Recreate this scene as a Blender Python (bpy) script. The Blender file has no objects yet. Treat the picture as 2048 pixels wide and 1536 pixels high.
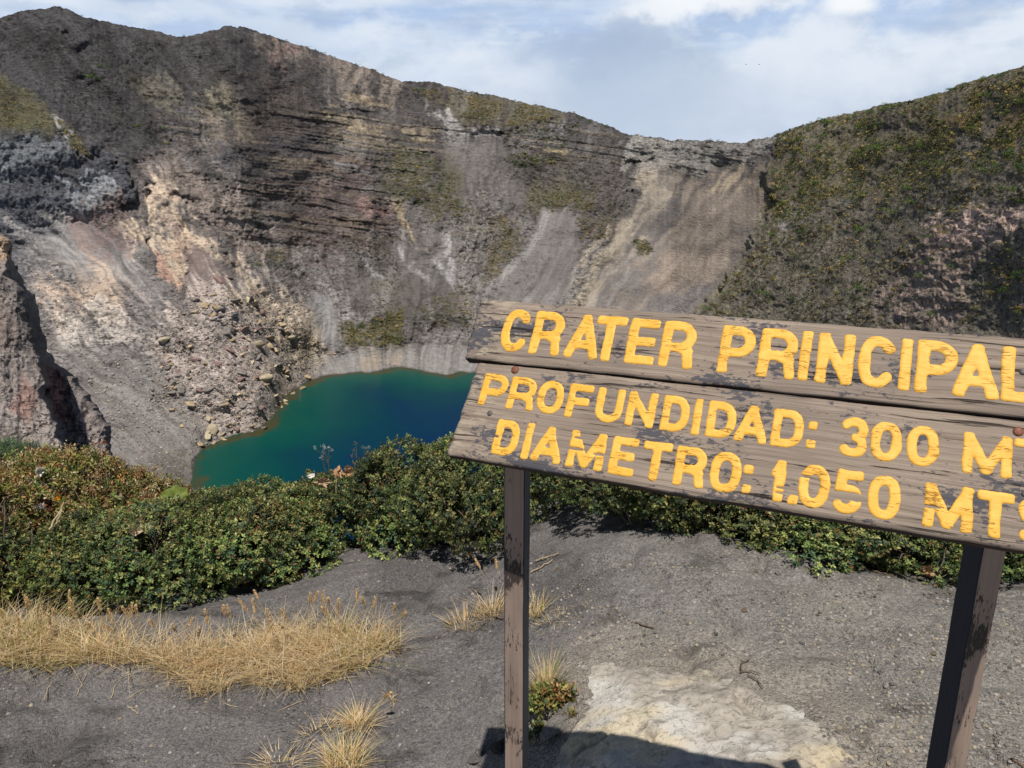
import bpy, math, random
import numpy as np

# ------------------------------------------------------------------ camera, sky, sun, exposure
SC = bpy.context.scene
COL = SC.collection
CAM_H = 1.68                                   # eye height above the sand at the viewpoint
FPX, PITCH = 1538.0, math.radians(15.2)        # focal length in pixels of the 2048 wide photograph
cam_data = bpy.data.cameras.new("camera")
cam_data.sensor_width = 36.0
cam_data.lens = FPX / 2048.0 * 36.0
cam_data.clip_start, cam_data.clip_end = 0.05, 60000.0
cam = bpy.data.objects.new("camera", cam_data)
COL.objects.link(cam)
cam.location = (0, 0, CAM_H)
cam.rotation_euler = (math.radians(90) - PITCH, 0, 0)
SC.camera = cam

SUN_EL, SUN_AZ = math.radians(64.0), math.radians(2.0)   # behind the viewer, high
SUN_DIR = np.array([math.sin(SUN_AZ) * math.cos(SUN_EL), -math.cos(SUN_AZ) * math.cos(SUN_EL), math.sin(SUN_EL)])
sun_data = bpy.data.lights.new("sun", 'SUN')
sun_data.energy = 4.8
sun_data.angle = math.radians(0.53)
sun_data.color = (1.0, 0.955, 0.89)
sun = bpy.data.objects.new("sun", sun_data)
COL.objects.link(sun)
sun.location = (0, -5, 12)
sun.rotation_euler = (math.pi / 2 - SUN_EL, 0, SUN_AZ)

SC.view_settings.view_transform = 'Standard'
SC.view_settings.look = 'None'
SC.view_settings.exposure = 0.0
SC.view_settings.gamma = 1.0
SC.view_settings.use_curve_mapping = False
SC.render.engine = 'CYCLES'
SC.cycles.use_denoising = True
SC.cycles.max_bounces = 4
SC.cycles.transparent_max_bounces = 8


class NT:
    """tiny helper for node trees"""
    def __init__(self, tree):
        self.t = tree; self.n = tree.nodes; self.l = tree.links
        self.n.clear()
    def node(self, typ, **kw):
        nd = self.n.new(typ)
        for k, v in kw.items():
            if k == 'ins':
                for kk, vv in v.items():
                    self.put(nd, kk, vv)
            else:
                setattr(nd, k, v)
        return nd
    def put(self, nd, k, v):
        s = nd.inputs[k]
        if isinstance(v, bpy.types.NodeSocket):
            self.l.new(v, s)
        else:
            s.default_value = v
    def math(self, op, a, b=None, c=None, clamp=False):
        nd = self.node('ShaderNodeMath', operation=op, use_clamp=clamp)
        for i, v in enumerate((a, b, c)):
            if v is not None:
                self.put(nd, i, v)
        return nd.outputs[0]
    def vmul(self, v, s):
        nd = self.node('ShaderNodeVectorMath', operation='MULTIPLY')
        self.put(nd, 0, v); self.put(nd, 1, s)
        return nd.outputs[0]
    def vadd(self, v, s):
        nd = self.node('ShaderNodeVectorMath', operation='ADD')
        self.put(nd, 0, v); self.put(nd, 1, s)
        return nd.outputs[0]
    def noise(self, vec, scale=1.0, detail=4.0, rough=0.55, dist=0.0):
        nd = self.node('ShaderNodeTexNoise')
        if vec is not None:
            self.put(nd, 'Vector', vec)
        for k, v in (('Scale', scale), ('Detail', detail), ('Roughness', rough), ('Distortion', dist)):
            nd.inputs[k].default_value = v
        return nd.outputs['Fac']
    def ramp(self, fac, stops, interp='LINEAR'):
        nd = self.node('ShaderNodeValToRGB')
        cr = nd.color_ramp
        cr.interpolation = interp
        while len(cr.elements) < len(stops):
            cr.elements.new(0.5)
        for e, (p, c) in zip(cr.elements, stops):
            e.position = p
            e.color = (c, c, c, 1) if isinstance(c, (int, float)) else (*c[:3], 1)
        self.put(nd, 0, fac)
        return nd.outputs[0]
    def sstep(self, x, a, b):
        nd = self.node('ShaderNodeMapRange', interpolation_type='SMOOTHSTEP')
        self.put(nd, 0, x); nd.inputs[1].default_value = a; nd.inputs[2].default_value = b
        nd.inputs[3].default_value = 0; nd.inputs[4].default_value = 1
        return nd.outputs[0]
    def mix(self, fac, a, b, blend='MIX'):
        nd = self.node('ShaderNodeMix', data_type='RGBA', blend_type=blend)
        self.put(nd, 0, fac)
        self.put(nd, 6, (*a[:3], 1) if isinstance(a, tuple) else a)
        self.put(nd, 7, (*b[:3], 1) if isinstance(b, tuple) else b)
        return nd.outputs[2]
    def bump(self, h, strength=0.5, dist=0.1, normal=None):
        nd = self.node('ShaderNodeBump')
        nd.inputs['Strength'].default_value = strength
        nd.inputs['Distance'].default_value = dist
        self.put(nd, 'Height', h)
        if normal is not None:
            self.put(nd, 'Normal', normal)
        return nd.outputs[0]


def lin(r, g, b, k=1.0):
    def f(c):
        c /= 255.0
        return (c / 12.92 if c <= 0.04045 else ((c + 0.055) / 1.055) ** 2.4) * k
    return (f(r), f(g), f(b))


# sky: Nishita overhead, banks of pale cloud low over the horizon (where the camera looks)
world = bpy.data.worlds.new("World")
SC.world = world
world.use_nodes = True
w = NT(world.node_tree)
geo = w.node('ShaderNodeTexCoord')
dirv = geo.outputs['Generated']
sky = w.node('ShaderNodeTexSky', sky_type='NISHITA', sun_disc=False, sun_elevation=SUN_EL,
             sun_rotation=math.pi - SUN_AZ, altitude=3000.0, air_density=1.0, dust_density=0.4, ozone_density=1.0)
sep = w.node('ShaderNodeSeparateXYZ'); w.put(sep, 0, dirv)
zz = sep.outputs[2]
SKY_STRENGTH = 0.05
kk = 1.0 / SKY_STRENGTH
hz_lo = tuple(c * kk for c in lin(200, 214, 234))
hz_hi = tuple(c * kk for c in lin(172, 198, 234))
base = w.mix(w.sstep(zz, 0.03, 0.24), hz_lo, hz_hi)
white = tuple(c * kk for c in lin(228, 236, 246))
bright = tuple(c * kk for c in lin(247, 250, 253))
greyb = tuple(c * kk for c in lin(172, 190, 215))
st = w.noise(w.vmul(dirv, (2.6, 2.6, 30.0)), 1.0, 3.0, 0.55)
st2 = w.noise(w.vadd(w.vmul(dirv, (6.0, 6.0, 52.0)), (4.1, 0.3, 1.7)), 1.0, 3.0, 0.6)
c1 = w.mix(w.math('MULTIPLY', w.sstep(st, 0.40, 0.66), 0.9), base, white)
c1 = w.mix(w.math('MULTIPLY', w.sstep(st2, 0.56, 0.8), 0.6), c1, bright)
# billows with softer edges
bl = w.noise(w.vadd(w.vmul(dirv, (7.0, 7.0, 15.0)), (0.6, 2.2, 0.4)), 1.0, 6.0, 0.6)
bl2 = w.noise(w.vadd(w.vmul(dirv, (15.0, 15.0, 34.0)), (3.6, 1.2, 0.9)), 1.0, 5.0, 0.58)
c1 = w.mix(w.math('MULTIPLY', w.sstep(bl, 0.50, 0.66), 0.8), c1, white)
c1 = w.mix(w.math('MULTIPLY', w.sstep(bl, 0.50, 0.32), 0.55), c1, greyb)


def px_dir(x, y):
    X = (x - 1024) / FPX; Y = -(y - 768) / FPX
    v = np.array([X, math.cos(PITCH) + Y * math.sin(PITCH), -math.sin(PITCH) + Y * math.cos(PITCH)])
    return v / np.linalg.norm(v)


nz = w.node('ShaderNodeTexNoise')
w.put(nz, 'Vector', dirv); nz.inputs['Scale'].default_value = 10.0
nz.inputs['Detail'].default_value = 5.0; nz.inputs['Roughness'].default_value = 0.6
off = w.node('ShaderNodeVectorMath', operation='SUBTRACT'); w.put(off, 0, nz.outputs['Color']); off.inputs[1].default_value = (0.5, 0.5, 0.5)
WARP = off.outputs[0]


def cloud_blob(d, sx, sz, warp, seed):
    """soft mass of cloud round a direction of the sky, with a ragged edge"""
    pv = w.vadd(dirv, w.vmul(WARP, (warp, warp, warp)))
    sub = w.node('ShaderNodeVectorMath', operation='SUBTRACT'); w.put(sub, 0, pv); sub.inputs[1].default_value = tuple(d)
    sc_ = w.vmul(sub.outputs[0], (1 / sx, 1 / sx, 1 / sz))
    ln = w.node('ShaderNodeVectorMath', operation='LENGTH'); w.put(ln, 0, sc_)
    return w.sstep(ln.outputs['Value'], 1.0, 0.25)


for (px, py, sx, sz, wp, sd, cc, op) in (
        (1230, 190, .20, .10, .16, 1.3, greyb, .85), (1290, 90, .10, .06, .12, 5.1, greyb, .6), (1960, 190, .12, .05, .10, 2.9, greyb, .55),
        (1570, 120, .13, .045, .12, 7.7, white, .8), (1800, 95, .20, .035, .10, 3.3, white, .7), (1330, 10, .085, .024, .10, 9.2, bright, .75),
        (1550, 4, .07, .016, .08, 8.1, bright, .7), (1690, 18, .045, .016, .06, 6.6, bright, .85), (1040, 210, .10, .06, .12, 4.4, white, .6),
        (820, 110, .25, .03, .10, 2.2, white, .55), (1520, 235, .14, .05, .12, 0.7, white, .45)):
    c1 = w.mix(w.math('MULTIPLY', cloud_blob(px_dir(px, py), sx, sz, wp, sd), op), c1, cc)
c1 = w.mix(w.math('MULTIPLY', w.sstep(bl2, 0.52, 0.36), 0.42), c1, greyb)
c1 = w.mix(w.math('MULTIPLY', w.sstep(bl2, 0.54, 0.70), 0.45), c1, white)
for (px, py, sx, sz, wp, cc, op) in ((1700, 150, .26, .060, .16, white, .75), (1240, 165, .15, .085, .14, greyb, .75), (1900, 215, .16, .035, .10, greyb, .5), (900, 150, .22, .030, .10, white, .5),
                                     (700, 60, .20, .018, .07, white, .55), (1420, 0, .10, .020, .07, bright, .85), (1690, 16, .036, .015, .03, bright, .9), (300, 20, .25, .012, .05, white, .5)):
    c1 = w.mix(w.math('MULTIPLY', cloud_blob(px_dir(px, py), sx, sz, wp, 0), op), c1, cc)
c1 = w.mix(w.math('MULTIPLY', cloud_blob(px_dir(1330, 225), .34, .085, .10, 0), .7), c1, tuple(c * kk for c in lin(198, 211, 230)))
skyc = w.mix(w.sstep(zz, 0.22, 0.42), c1, sky.outputs[0])
# below the horizon: the top of the cloud sea
skyc = w.mix(w.sstep(zz, 0.0, -0.05), skyc, hz_lo)
bg = w.node('ShaderNodeBackground'); w.put(bg, 0, skyc); bg.inputs[1].default_value = SKY_STRENGTH
world.cycles.sampling_method = 'MANUAL'; world.cycles.sample_map_resolution = 512
out = w.node('ShaderNodeOutputWorld'); w.l.new(bg.outputs[0], out.inputs[0])

# ------------------------------------------------------------------ helpers
RNG = np.random.default_rng(7)
random.seed(7)


def rays(px, py):
    """direction (not normalised) through a pixel of the photograph, from the eye point"""
    px = np.asarray(px, float); py = np.asarray(py, float)
    X = (px - 1024) / FPX; Y = -(py - 768) / FPX
    return np.stack([X, math.cos(PITCH) + Y * math.sin(PITCH), -math.sin(PITCH) + Y * math.cos(PITCH)], -1)


def _hash(ix, iy, iz, seed):
    h = (ix.astype(np.uint32) * np.uint32(374761393) + iy.astype(np.uint32) * np.uint32(668265263)
         + iz.astype(np.uint32) * np.uint32(2147483647) + np.uint32((seed * 974711 + 12345) & 0xffffffff))
    h = (h ^ (h >> np.uint32(13))) * np.uint32(1274126177)
    h = h ^ (h >> np.uint32(16))
    return (h & np.uint32(0xffffff)).astype(np.float32) / np.float32(0xffffff)


def vn2(x, y, seed=0):
    """2-D value noise, 0..1"""
    x = np.asarray(x, np.float32); y = np.asarray(y, np.float32)
    x0 = np.floor(x); y0 = np.floor(y)
    fx = x - x0; fy = y - y0
    fx = fx * fx * fx * (fx * (fx * 6 - 15) + 10); fy = fy * fy * fy * (fy * (fy * 6 - 15) + 10)
    ix = x0.astype(np.int64); iy = y0.astype(np.int64); iz = np.zeros_like(ix)
    a = _hash(ix, iy, iz, seed); b = _hash(ix + 1, iy, iz, seed)
    c = _hash(ix, iy + 1, iz, seed); d = _hash(ix + 1, iy + 1, iz, seed)
    return (a * (1 - fx) + b * fx) * (1 - fy) + (c * (1 - fx) + d * fx) * fy


def fbm(x, y, oct=4, seed=0, gain=0.5, lac=2.03):
    s = 0; a = 1.0; t = 0
    for i in range(oct):
        s = s + a * vn2(x, y, seed + 17 * i); t += a
        x = x * lac + 3.1; y = y * lac + 7.7; a *= gain
    return s / t * 2 - 1          # -1..1


def ridged(x, y, oct=4, seed=0, gain=0.5):
    s = 0; a = 1.0; t = 0
    for i in range(oct):
        s = s + a * (1 - np.abs(vn2(x, y, seed + 31 * i) * 2 - 1)); t += a
        x = x * 2.07 + 1.3; y = y * 2.07 + 5.7; a *= gain
    return s / t                   # 0..1, crests at 1


def sm(x, a, b):
    t = np.clip((x - a) / (b - a), 0, 1)
    return t * t * (3 - 2 * t)


def poly_sd(X, Y, pts):
    """signed distance to a polygon, negative inside"""
    P = np.array(pts, np.float32); n = len(P)
    d = np.full(X.shape, 1e9, np.float32); ins = np.zeros(X.shape, bool)
    for i in range(n):
        a = P[i]; b = P[(i + 1) % n]
        ex, ey = b - a
        wx = X - a[0]; wy = Y - a[1]
        t = np.clip((wx * ex + wy * ey) / (ex * ex + ey * ey + 1e-9), 0, 1)
        d = np.minimum(d, (wx - ex * t) ** 2 + (wy - ey * t) ** 2)
        c = (a[1] <= Y) != (b[1] <= Y)
        if ey != 0:
            ins ^= c & (X < a[0] + (Y - a[1]) / ey * ex)
    d = np.sqrt(d)
    return np.where(ins, -d, d)


def line_d(X, Y, pts):
    """distance to a polyline"""
    P = np.array(pts, np.float32)
    d = np.full(X.shape, 1e9, np.float32)
    for a, b in zip(P[:-1], P[1:]):
        ex, ey = b - a
        wx = X - a[0]; wy = Y - a[1]
        t = np.clip((wx * ex + wy * ey) / (ex * ex + ey * ey + 1e-9), 0, 1)
        d = np.minimum(d, (wx - ex * t) ** 2 + (wy - ey * t) ** 2)
    return np.sqrt(d)


def mesh_np(name, V, F, mat=None, col=None, smooth=False, attr='Col'):
    """mesh from numpy arrays: V (n,3); F (m,k) or a list of such arrays with different k"""
    me = bpy.data.meshes.new(name)
    Fs = F if isinstance(F, list) else [F]
    Fs = [np.asarray(f, np.int32) for f in Fs if len(f)]
    V = np.asarray(V, np.float32)
    me.vertices.add(len(V)); me.vertices.foreach_set('co', V.ravel())
    nl = sum(f.size for f in Fs); npoly = sum(len(f) for f in Fs)
    me.loops.add(nl); me.loops.foreach_set('vertex_index', np.concatenate([f.ravel() for f in Fs]))
    me.polygons.add(npoly)
    tot = np.concatenate([np.full(len(f), f.shape[1], np.int32) for f in Fs])
    st_ = np.concatenate([[0], np.cumsum(tot)[:-1]]).astype(np.int32)
    me.polygons.foreach_set('loop_start', st_)
    if smooth:
        me.polygons.foreach_set('use_smooth', np.ones(npoly, bool))
    me.update(calc_edges=True)
    if col is not None:
        at = me.color_attributes.new(attr, 'FLOAT_COLOR', 'POINT')
        c = np.ones((len(V), 4), np.float32); col = np.asarray(col); c[:, :col.shape[1]] = col
        at.data.foreach_set('color', c.ravel())
    if mat is not None:
        me.materials.append(mat)
    return me


def link(name, me, parent=None, loc=(0, 0, 0), rot=(0, 0, 0), scale=(1, 1, 1)):
    o = bpy.data.objects.new(name, me)
    COL.objects.link(o)
    o.location = loc; o.rotation_euler = rot; o.scale = scale
    if parent is not None:
        o.parent = parent
    return o


def tag(o, label, cat, group=None, kind=None):
    o['label'] = label; o['category'] = cat
    if group: o['group'] = group
    if kind: o['kind'] = kind
    return o


def thing(name, label, cat, loc=(0, 0, 0), rotz=0.0, group=None, scale=1.0):
    o = bpy.data.objects.new(name, None)
    COL.objects.link(o)
    o.empty_display_size = 0.1
    o.location = loc; o.rotation_euler = (0, 0, rotz); o.scale = (scale,) * 3
    return tag(o, label, cat, group)


def grid_faces(nr, nc):
    i = np.arange(nr * nc).reshape(nr, nc)
    return np.stack([i[:-1, :-1].ravel(), i[:-1, 1:].ravel(), i[1:, 1:].ravel(), i[1:, :-1].ravel()], 1)


def material(name):
    m = bpy.data.materials.new(name)
    m.use_nodes = True
    return m, NT(m.node_tree)


def finish(nt, color, rough=0.9, spec=0.2, normal=None, **extra):
    b = nt.node('ShaderNodeBsdfPrincipled')
    nt.put(b, 'Base Color', (*color, 1) if isinstance(color, tuple) else color)
    nt.put(b, 'Roughness', rough)
    nt.put(b, 'Specular IOR Level', spec)
    if normal is not None:
        nt.put(b, 'Normal', normal)
    for k, v in extra.items():
        nt.put(b, k.replace('_', ' '), v)
    o = nt.node('ShaderNodeOutputMaterial')
    nt.l.new(b.outputs[0], o.inputs[0])
    return b


def attr_col(nt, name='Col'):
    a = nt.node('ShaderNodeAttribute', attribute_name=name)
    return a.outputs['Color']

# ------------------------------------------------------------------ crater walls
LAKE_Z = -180.0 + CAM_H
BASE = np.array([(-170, 1010), (0, 1005), (200, 1005), (330, 1003), (372, 990), (385, 972), (392, 925), (400, 903), (430, 888), (470, 876), (505, 866), (545, 843),
                 (562, 805), (600, 775), (640, 756), (700, 747), (760, 743), (800, 737), (850, 742), (900, 752), (945, 744), (1000, 741), (1100, 750),
                 (1200, 770), (1300, 800), (1400, 830), (1600, 850), (2048, 850), (2220, 850)], float)
RIM = np.array([(-170, 70), (-60, 48), (0, 33), (60, 20), (110, 13), (135, 15), (165, 32), (200, 42), (260, 54), (300, 61), (350, 72), (385, 72), (420, 62),
                (453, 53), (487, 53), (520, 66), (570, 80), (640, 104), (700, 125), (760, 145), (800, 161), (850, 164), (880, 168), (920, 178),
                (1000, 195), (1080, 211), (1150, 228), (1200, 246), (1255, 268), (1290, 273), (1340, 280), (1400, 281), (1470, 284), (1500, 281),
                (1550, 272), (1580, 258), (1640, 241), (1700, 226), (1760, 212), (1820, 200), (1880, 185), (1940, 163), (2000, 146), (2048, 132),
                (2120, 112), (2220, 92)], float)
SHORE = BASE[(BASE[:, 0] > 376) & (BASE[:, 0] < 1330)]
BASE = np.array([(-170, 1010), (0, 1006), (330, 1004), (368, 997), (400, 962), (430, 928), (470, 905), (505, 892), (545, 872), (568, 842), (600, 804), (640, 782), (700, 768), (760, 764),
                 (800, 760), (850, 764), (900, 770), (945, 764), (1000, 762), (1100, 770), (1200, 788), (1300, 815), (1380, 870), (1480, 970), (1600, 1055), (1750, 1085), (2048, 1090), (2220, 1090)], float)
NR = 460
gx = np.arange(-160, 2210, 2.0)
yb = np.interp(gx, BASE[:, 0], BASE[:, 1])
yr = np.interp(gx, RIM[:, 0], RIM[:, 1])
yr = yr + 5.0 * fbm(gx / 24.0, gx * 0 + .5, 4, 5) + 2.6 * fbm(gx / 6.0, gx * 0 + 8.5, 3, 6)
v = np.linspace(0, 1, NR)[:, None]
PX = np.broadcast_to(gx[None, :], (NR, len(gx))).astype(np.float32).copy()
PY = (yb[None, :] + (yr - yb)[None, :] * v).astype(np.float32)
# wandering copies of the coordinates, so that no boundary is straight
WX = PX + 30 * fbm(PX / 70, PY / 70, 4, 11) + 10 * fbm(PX / 11, PY / 11, 3, 12)
WY = PY + 24 * fbm(PX / 70, PY / 70, 4, 13) + 10 * fbm(PX / 11, PY / 11, 3, 14)


def inside(pts, soft=8.0):
    return sm(-poly_sd(WX, WY, pts), -soft, soft)


# steepness of the wall, climbing column by column from the shore
S = np.full(PX.shape, 0.74, np.float32)
def steep(pts, s, soft=14):
    global S
    m = inside(pts, soft)
    S = S * (1 - m) + s * m
steep([(0, 560), (2048, 600), (2048, 1010), (-200, 1010), (-200, 560)], 0.68, 40)
lake_poly = [tuple(p) for p in SHORE] + [(1320, 1200), (385, 1200)]
lake_sd = poly_sd(PX + 8 * fbm(PX / 34, PY / 30, 2, 17), PY + 6 * fbm(PX / 34, PY / 30, 2, 18), lake_poly)
lake_sd = np.where(PX > 1320, np.maximum(lake_sd, np.clip((PX - 1320) * 1.0, 0, 200)), lake_sd)
flat_ = np.maximum(sm(PY, 880, 920) * sm(PX, 470, 400) * .96, sm(lake_sd, 4, 0))
steep([(470, 250), (640, 230), (800, 300), (800, 470), (560, 520), (470, 480)], 1.0, 30)
steep([(-200, 262), (110, 262), (190, 318), (268, 345), (280, 400), (220, 440), (120, 480), (-200, 490)], 2.4)
steep([(-200, 140), (30, 165), (112, 240), (112, 262), (-200, 262)], 0.55, 6)
steep([(1225, 280), (1545, 270), (1545, 335), (1400, 345), (1300, 345)], 1.5, 8)
steep([(830, 190), (900, 245), (1000, 262), (1030, 290), (900, 290), (840, 230)], 1.6, 8)
steep([(1760, 640), (1880, 420), (2048, 390), (2200, 400), (2200, 640), (1960, 650)], .95, 20)
steep([(300, 300), (480, 300), (520, 470), (330, 400)], 1.15, 25)
steep([(380, 120), (640, 150), (700, 240), (380, 240)], 0.95, 40)
S *= (1 + 0.22 * fbm(PX / 45, PY / 16, 3, 21)).astype(np.float32)
S = S * (1 - flat_)
R3 = rays(PX, PY)
rho = np.hypot(R3[..., 0], R3[..., 1])
T = (R3[..., 2] / rho)
r_plane = np.abs((LAKE_Z - .5 - CAM_H) / T[0])
r_right = np.interp(gx, [1300, 1480, 1650, 1850, 2048, 2220], [690, 540, 420, 330, 275, 235])
wr = sm(gx, 1180, 1330)
r0 = r_plane * (1 - wr) + r_right * wr
lr = np.zeros(PX.shape)
lr[0] = np.log(r0)
S = np.where(T > -.15, np.maximum(S, T + 0.26), S)
for i in range(1, NR):
    lr[i] = lr[i - 1] + np.log((S[i] - T[i - 1]) / (S[i] - T[i]))
# the left columns start on the crater floor close by; ease neighbours together
k = np.ones(81) / 81
pad = np.pad(lr, ((0, 0), (40, 40)), mode='edge')
lr_s = np.apply_along_axis(lambda a: np.convolve(a, k, mode='valid'), 1, pad)
bl_ = sm(lake_sd, 15, 140) * sm(v, 0.0, 0.15)
lr = lr * (1 - bl_) + lr_s * bl_
k = np.hanning(15)[1:-1]; k /= k.sum()
lr = np.apply_along_axis(lambda a: np.convolve(a, k, mode='valid'), 1, np.pad(lr, ((0, 0), (6, 6)), mode='edge'))
RR = np.exp(lr)
scale_px = RR / FPX                      # metres per pixel at each point

DR = np.zeros(PX.shape, np.float32)      # push along the line of sight, in pixels at that distance (negative = towards the viewer)
# large buttresses and gullies that run down to the lake
TH = np.arctan2(PX - 790, 1180 - PY)
RD = np.hypot(PX - 790, 1180 - PY)
THW = TH + .035 * fbm(PX / 90, PY / 90, 3, 3)
far_low = sm(PY, 330, 560)
edge = np.interp(PY, [200, 275, 330, 400, 470, 520, 560, 640, 860], [1560, 1548, 1542, 1532, 1492, 1470, 1440, 1390, 1330]) + 7 * fbm(PY / 18, PX * 0, 3, 77)
hillm = sm(WX - edge, -4, 8)
# kinds of surface
scree = np.maximum.reduce([inside([(600, 585), (650, 595), (675, 650), (670, 700), (630, 695)], 8), inside([(980, 640), (1000, 560), (1085, 420), (1155, 415), (1170, 470), (1100, 640)], 10),
                           inside([(700, 600), (740, 530), (900, 470), (910, 600), (800, 640)], 26) * .8, inside([(1150, 640), (1250, 430), (1320, 335), (1530, 335), (1500, 460), (1420, 640)], 18),
                           inside([(385, 488), (425, 515), (480, 560), (430, 600), (365, 600)], 8), inside([(60, 470), (170, 440), (260, 510), (320, 600), (200, 570)], 20),
                           inside([(640, 770), (640, 712), (720, 695), (1100, 690), (1300, 780), (1000, 770)], 10), .85 * inside([(140, 700), (300, 715), (400, 870), (385, 1010), (200, 1010)], 20),
                           .6 * inside([(860, 275), (1040, 275), (1060, 400), (900, 410)], 20)])
stra = np.maximum.reduce([inside([(480, 240), (640, 200), (860, 250), (850, 320), (795, 430), (770, 480), (560, 530), (480, 470)], 22),
                          .8 * inside([(640, 190), (1250, 265), (1250, 330), (1000, 320), (760, 300)], 22), .8 * inside([(1225, 278), (1548, 274), (1542, 325), (1250, 335)], 8),
                          .55 * inside([(260, 140), (480, 160), (500, 300), (340, 300)], 22), .5 * inside([(300, 330), (520, 330), (560, 520), (480, 560), (400, 420)], 20)])
rough = np.maximum.reduce([inside([(-200, 265), (110, 265), (270, 345), (275, 400), (190, 440), (60, 470), (-200, 500)], 10), .9 * inside([(1740, 640), (1870, 420), (2200, 380), (2200, 660)], 25),
                           .7 * inside([(280, 330), (520, 330), (560, 520), (480, 560), (420, 500), (380, 400)], 20), .6 * inside([(100, 560), (300, 560), (300, 700), (130, 700)], 16),
                           .8 * inside([(1890, 250), (1990, 270), (2000, 330), (1920, 330)], 10), .35 * inside([(0, 20), (480, 60), (480, 300), (250, 320), (100, 240)], 30)])
scar_m = inside([(312, 350), (345, 342), (375, 380), (390, 425), (425, 475), (490, 530), (492, 552), (425, 524), (398, 505), (355, 580), (328, 570), (296, 490), (262, 482), (258, 450), (282, 425), (300, 380)], 8)
rough = rough * (1 - .75 * scar_m)
stra = stra * (1 - .7 * scar_m)
slide_m = inside([(390, 570), (480, 565), (600, 640), (640, 760), (560, 840), (430, 890), (360, 880), (320, 760), (360, 640)], 14)
flowk = (1 - .75 * stra) * (1 - .6 * rough) * (1 - .6 * hillm)
calm = (1 - .85 * scree) * (1 - .45 * hillm)
n_k = fbm(PX / 9, PY / 9, 2, 57)
DR += -20 * (ridged(THW * 7.0, RD / 420, 3, 41) - .55)
DR += -20 * (ridged(THW * 19.0, RD / 260, 3, 42) - .55) * (0.4 + 0.8 * far_low) * (1 - .5 * scree) * (1 - .6 * hillm)
DR += -7.5 * (ridged(THW * 46.0, RD / 170, 2, 43) - .55) * flowk * (1 - .6 * scree) * sm(lake_sd, 10, 90)
lowk = sm(lake_sd, 15, 110)
DR += -3.2 * (ridged(THW * 120.0, RD / 90, 2, 44) - .55) * flowk * (1 - .5 * scree) * lowk
DR += -1.0 * fbm(THW * 260.0, RD / 50, 2, 45) * flowk * lowk
# relief that has no direction
DR += -18 * fbm(PX / 95, PY / 60, 2, 51) * (1 - .5 * hillm) - 10 * fbm(PX / 40, PY / 26, 2, 52) * calm
DR += (-2.2 * fbm(PX / 13, PY / 8, 2, 53) - 1.5 * fbm(PX / 5.0, PY / 3.6, 2, 54)) * calm * (.7 + .5 * slide_m)
# tufts and knobs of earth all over the gullied parts
knob = sm(vn2(PX / 5.2 + .3 * n_k, PY / 3.6, 55) * .75 + vn2(PX / 40, PY / 30, 56) * .35, .66, .84) * (1 - scree) * (1 - .8 * slide_m)
DR += -2.6 * knob
# bedded layers: ledges that overhang a little; the beds dip to the right
bed = PY - 0.15 * PX + 7 * fbm(PX / 130, PY / 90, 3, 61) + 1.6 * fbm(PX / 17, PY / 12, 3, 64)
for P_, amp in ((16.0, 4.4), (6.5, 2.8)):
    lay = np.floor(bed / P_); f_ = bed / P_ - lay
    on = sm(vn2(PX / (P_ * 5.5) + lay * 7.3, lay * 3.1, 65), .38, .75)
    DR += -amp * (f_ * f_) * on * stra * (1 - scree)
# crumbly cliffs: angular blocks
blk = ridged(PX / 26 + .5 * fbm(PX / 14, PY / 20, 2, 73), PY / 34, 3, 71, .55)
blk2 = np.abs(fbm(PX / 9, PY / 13, 2, 72))
DR += (-13 * (blk - .6) + 6 * blk2) * rough
DR += -3.0 * np.abs(fbm(PX / 7, PY / 5, 2, 75)) * slide_m
# the dark cliff on the left stands in front of the pale slide
m = inside([(-200, 270), (110, 270), (190, 322), (266, 345), (276, 398), (255, 404), (240, 440), (150, 470), (-200, 560)], 2.5)
DR += -24 * m * sm(PX, -100, 250) * sm(PY, 450, 395)
# slopes of the right-hand hill stand in front of the grey wall
DR += -36 * sm(WX - edge, -4, 8) * sm(1800 - PX, 0, 200)
DR += hillm * (-5 * (ridged((PX + .75 * PY) / 60, (PY - .75 * PX) / 260, 3, 78) - .6) - 5 * fbm(PX / 20, PY / 15, 3, 79))
# debris slope of the slide bulges out, its chute is hollow
DR += -7 * inside([(380, 580), (480, 560), (640, 680), (640, 760), (540, 840), (430, 890), (320, 740)], 60)
DR += 7 * inside([(385, 490), (420, 515), (470, 560), (430, 590), (370, 600), (372, 560)], 10)
DR += 7 * inside([(1170, 600), (1260, 450), (1330, 350), (1380, 350), (1320, 450), (1230, 600)], 20)
# spurs and cones that end in a V low on the middle wall
for pts, wd, amp in (([(1120, 415), (1060, 480), (1000, 560), (950, 640)], 34, -16), ([(1000, 380), (960, 470), (930, 560)], 22, -12), ([(860, 430), (835, 520), (830, 620)], 26, -13),
                     ([(760, 420), (770, 520), (745, 560)], 18, 9), ([(900, 470), (880, 560), (870, 600)], 16, 9), ([(690, 470), (720, 560), (740, 640)], 22, -10),
                     ([(600, 560), (645, 640), (660, 700)], 20, 8), ([(300, 250), (345, 310)], 18, 10), ([(215, 60), (300, 200), (330, 300)], 30, 10),
                     ([(540, 80), (640, 200), (680, 300)], 40, -12), ([(1300, 330), (1240, 470), (1160, 600)], 30, 8), ([(150, 30), (120, 150), (130, 260)], 26, -10)):
    d = line_d(WX, WY, pts)
    DR += amp * np.exp(-(d / wd) ** 2)
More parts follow.
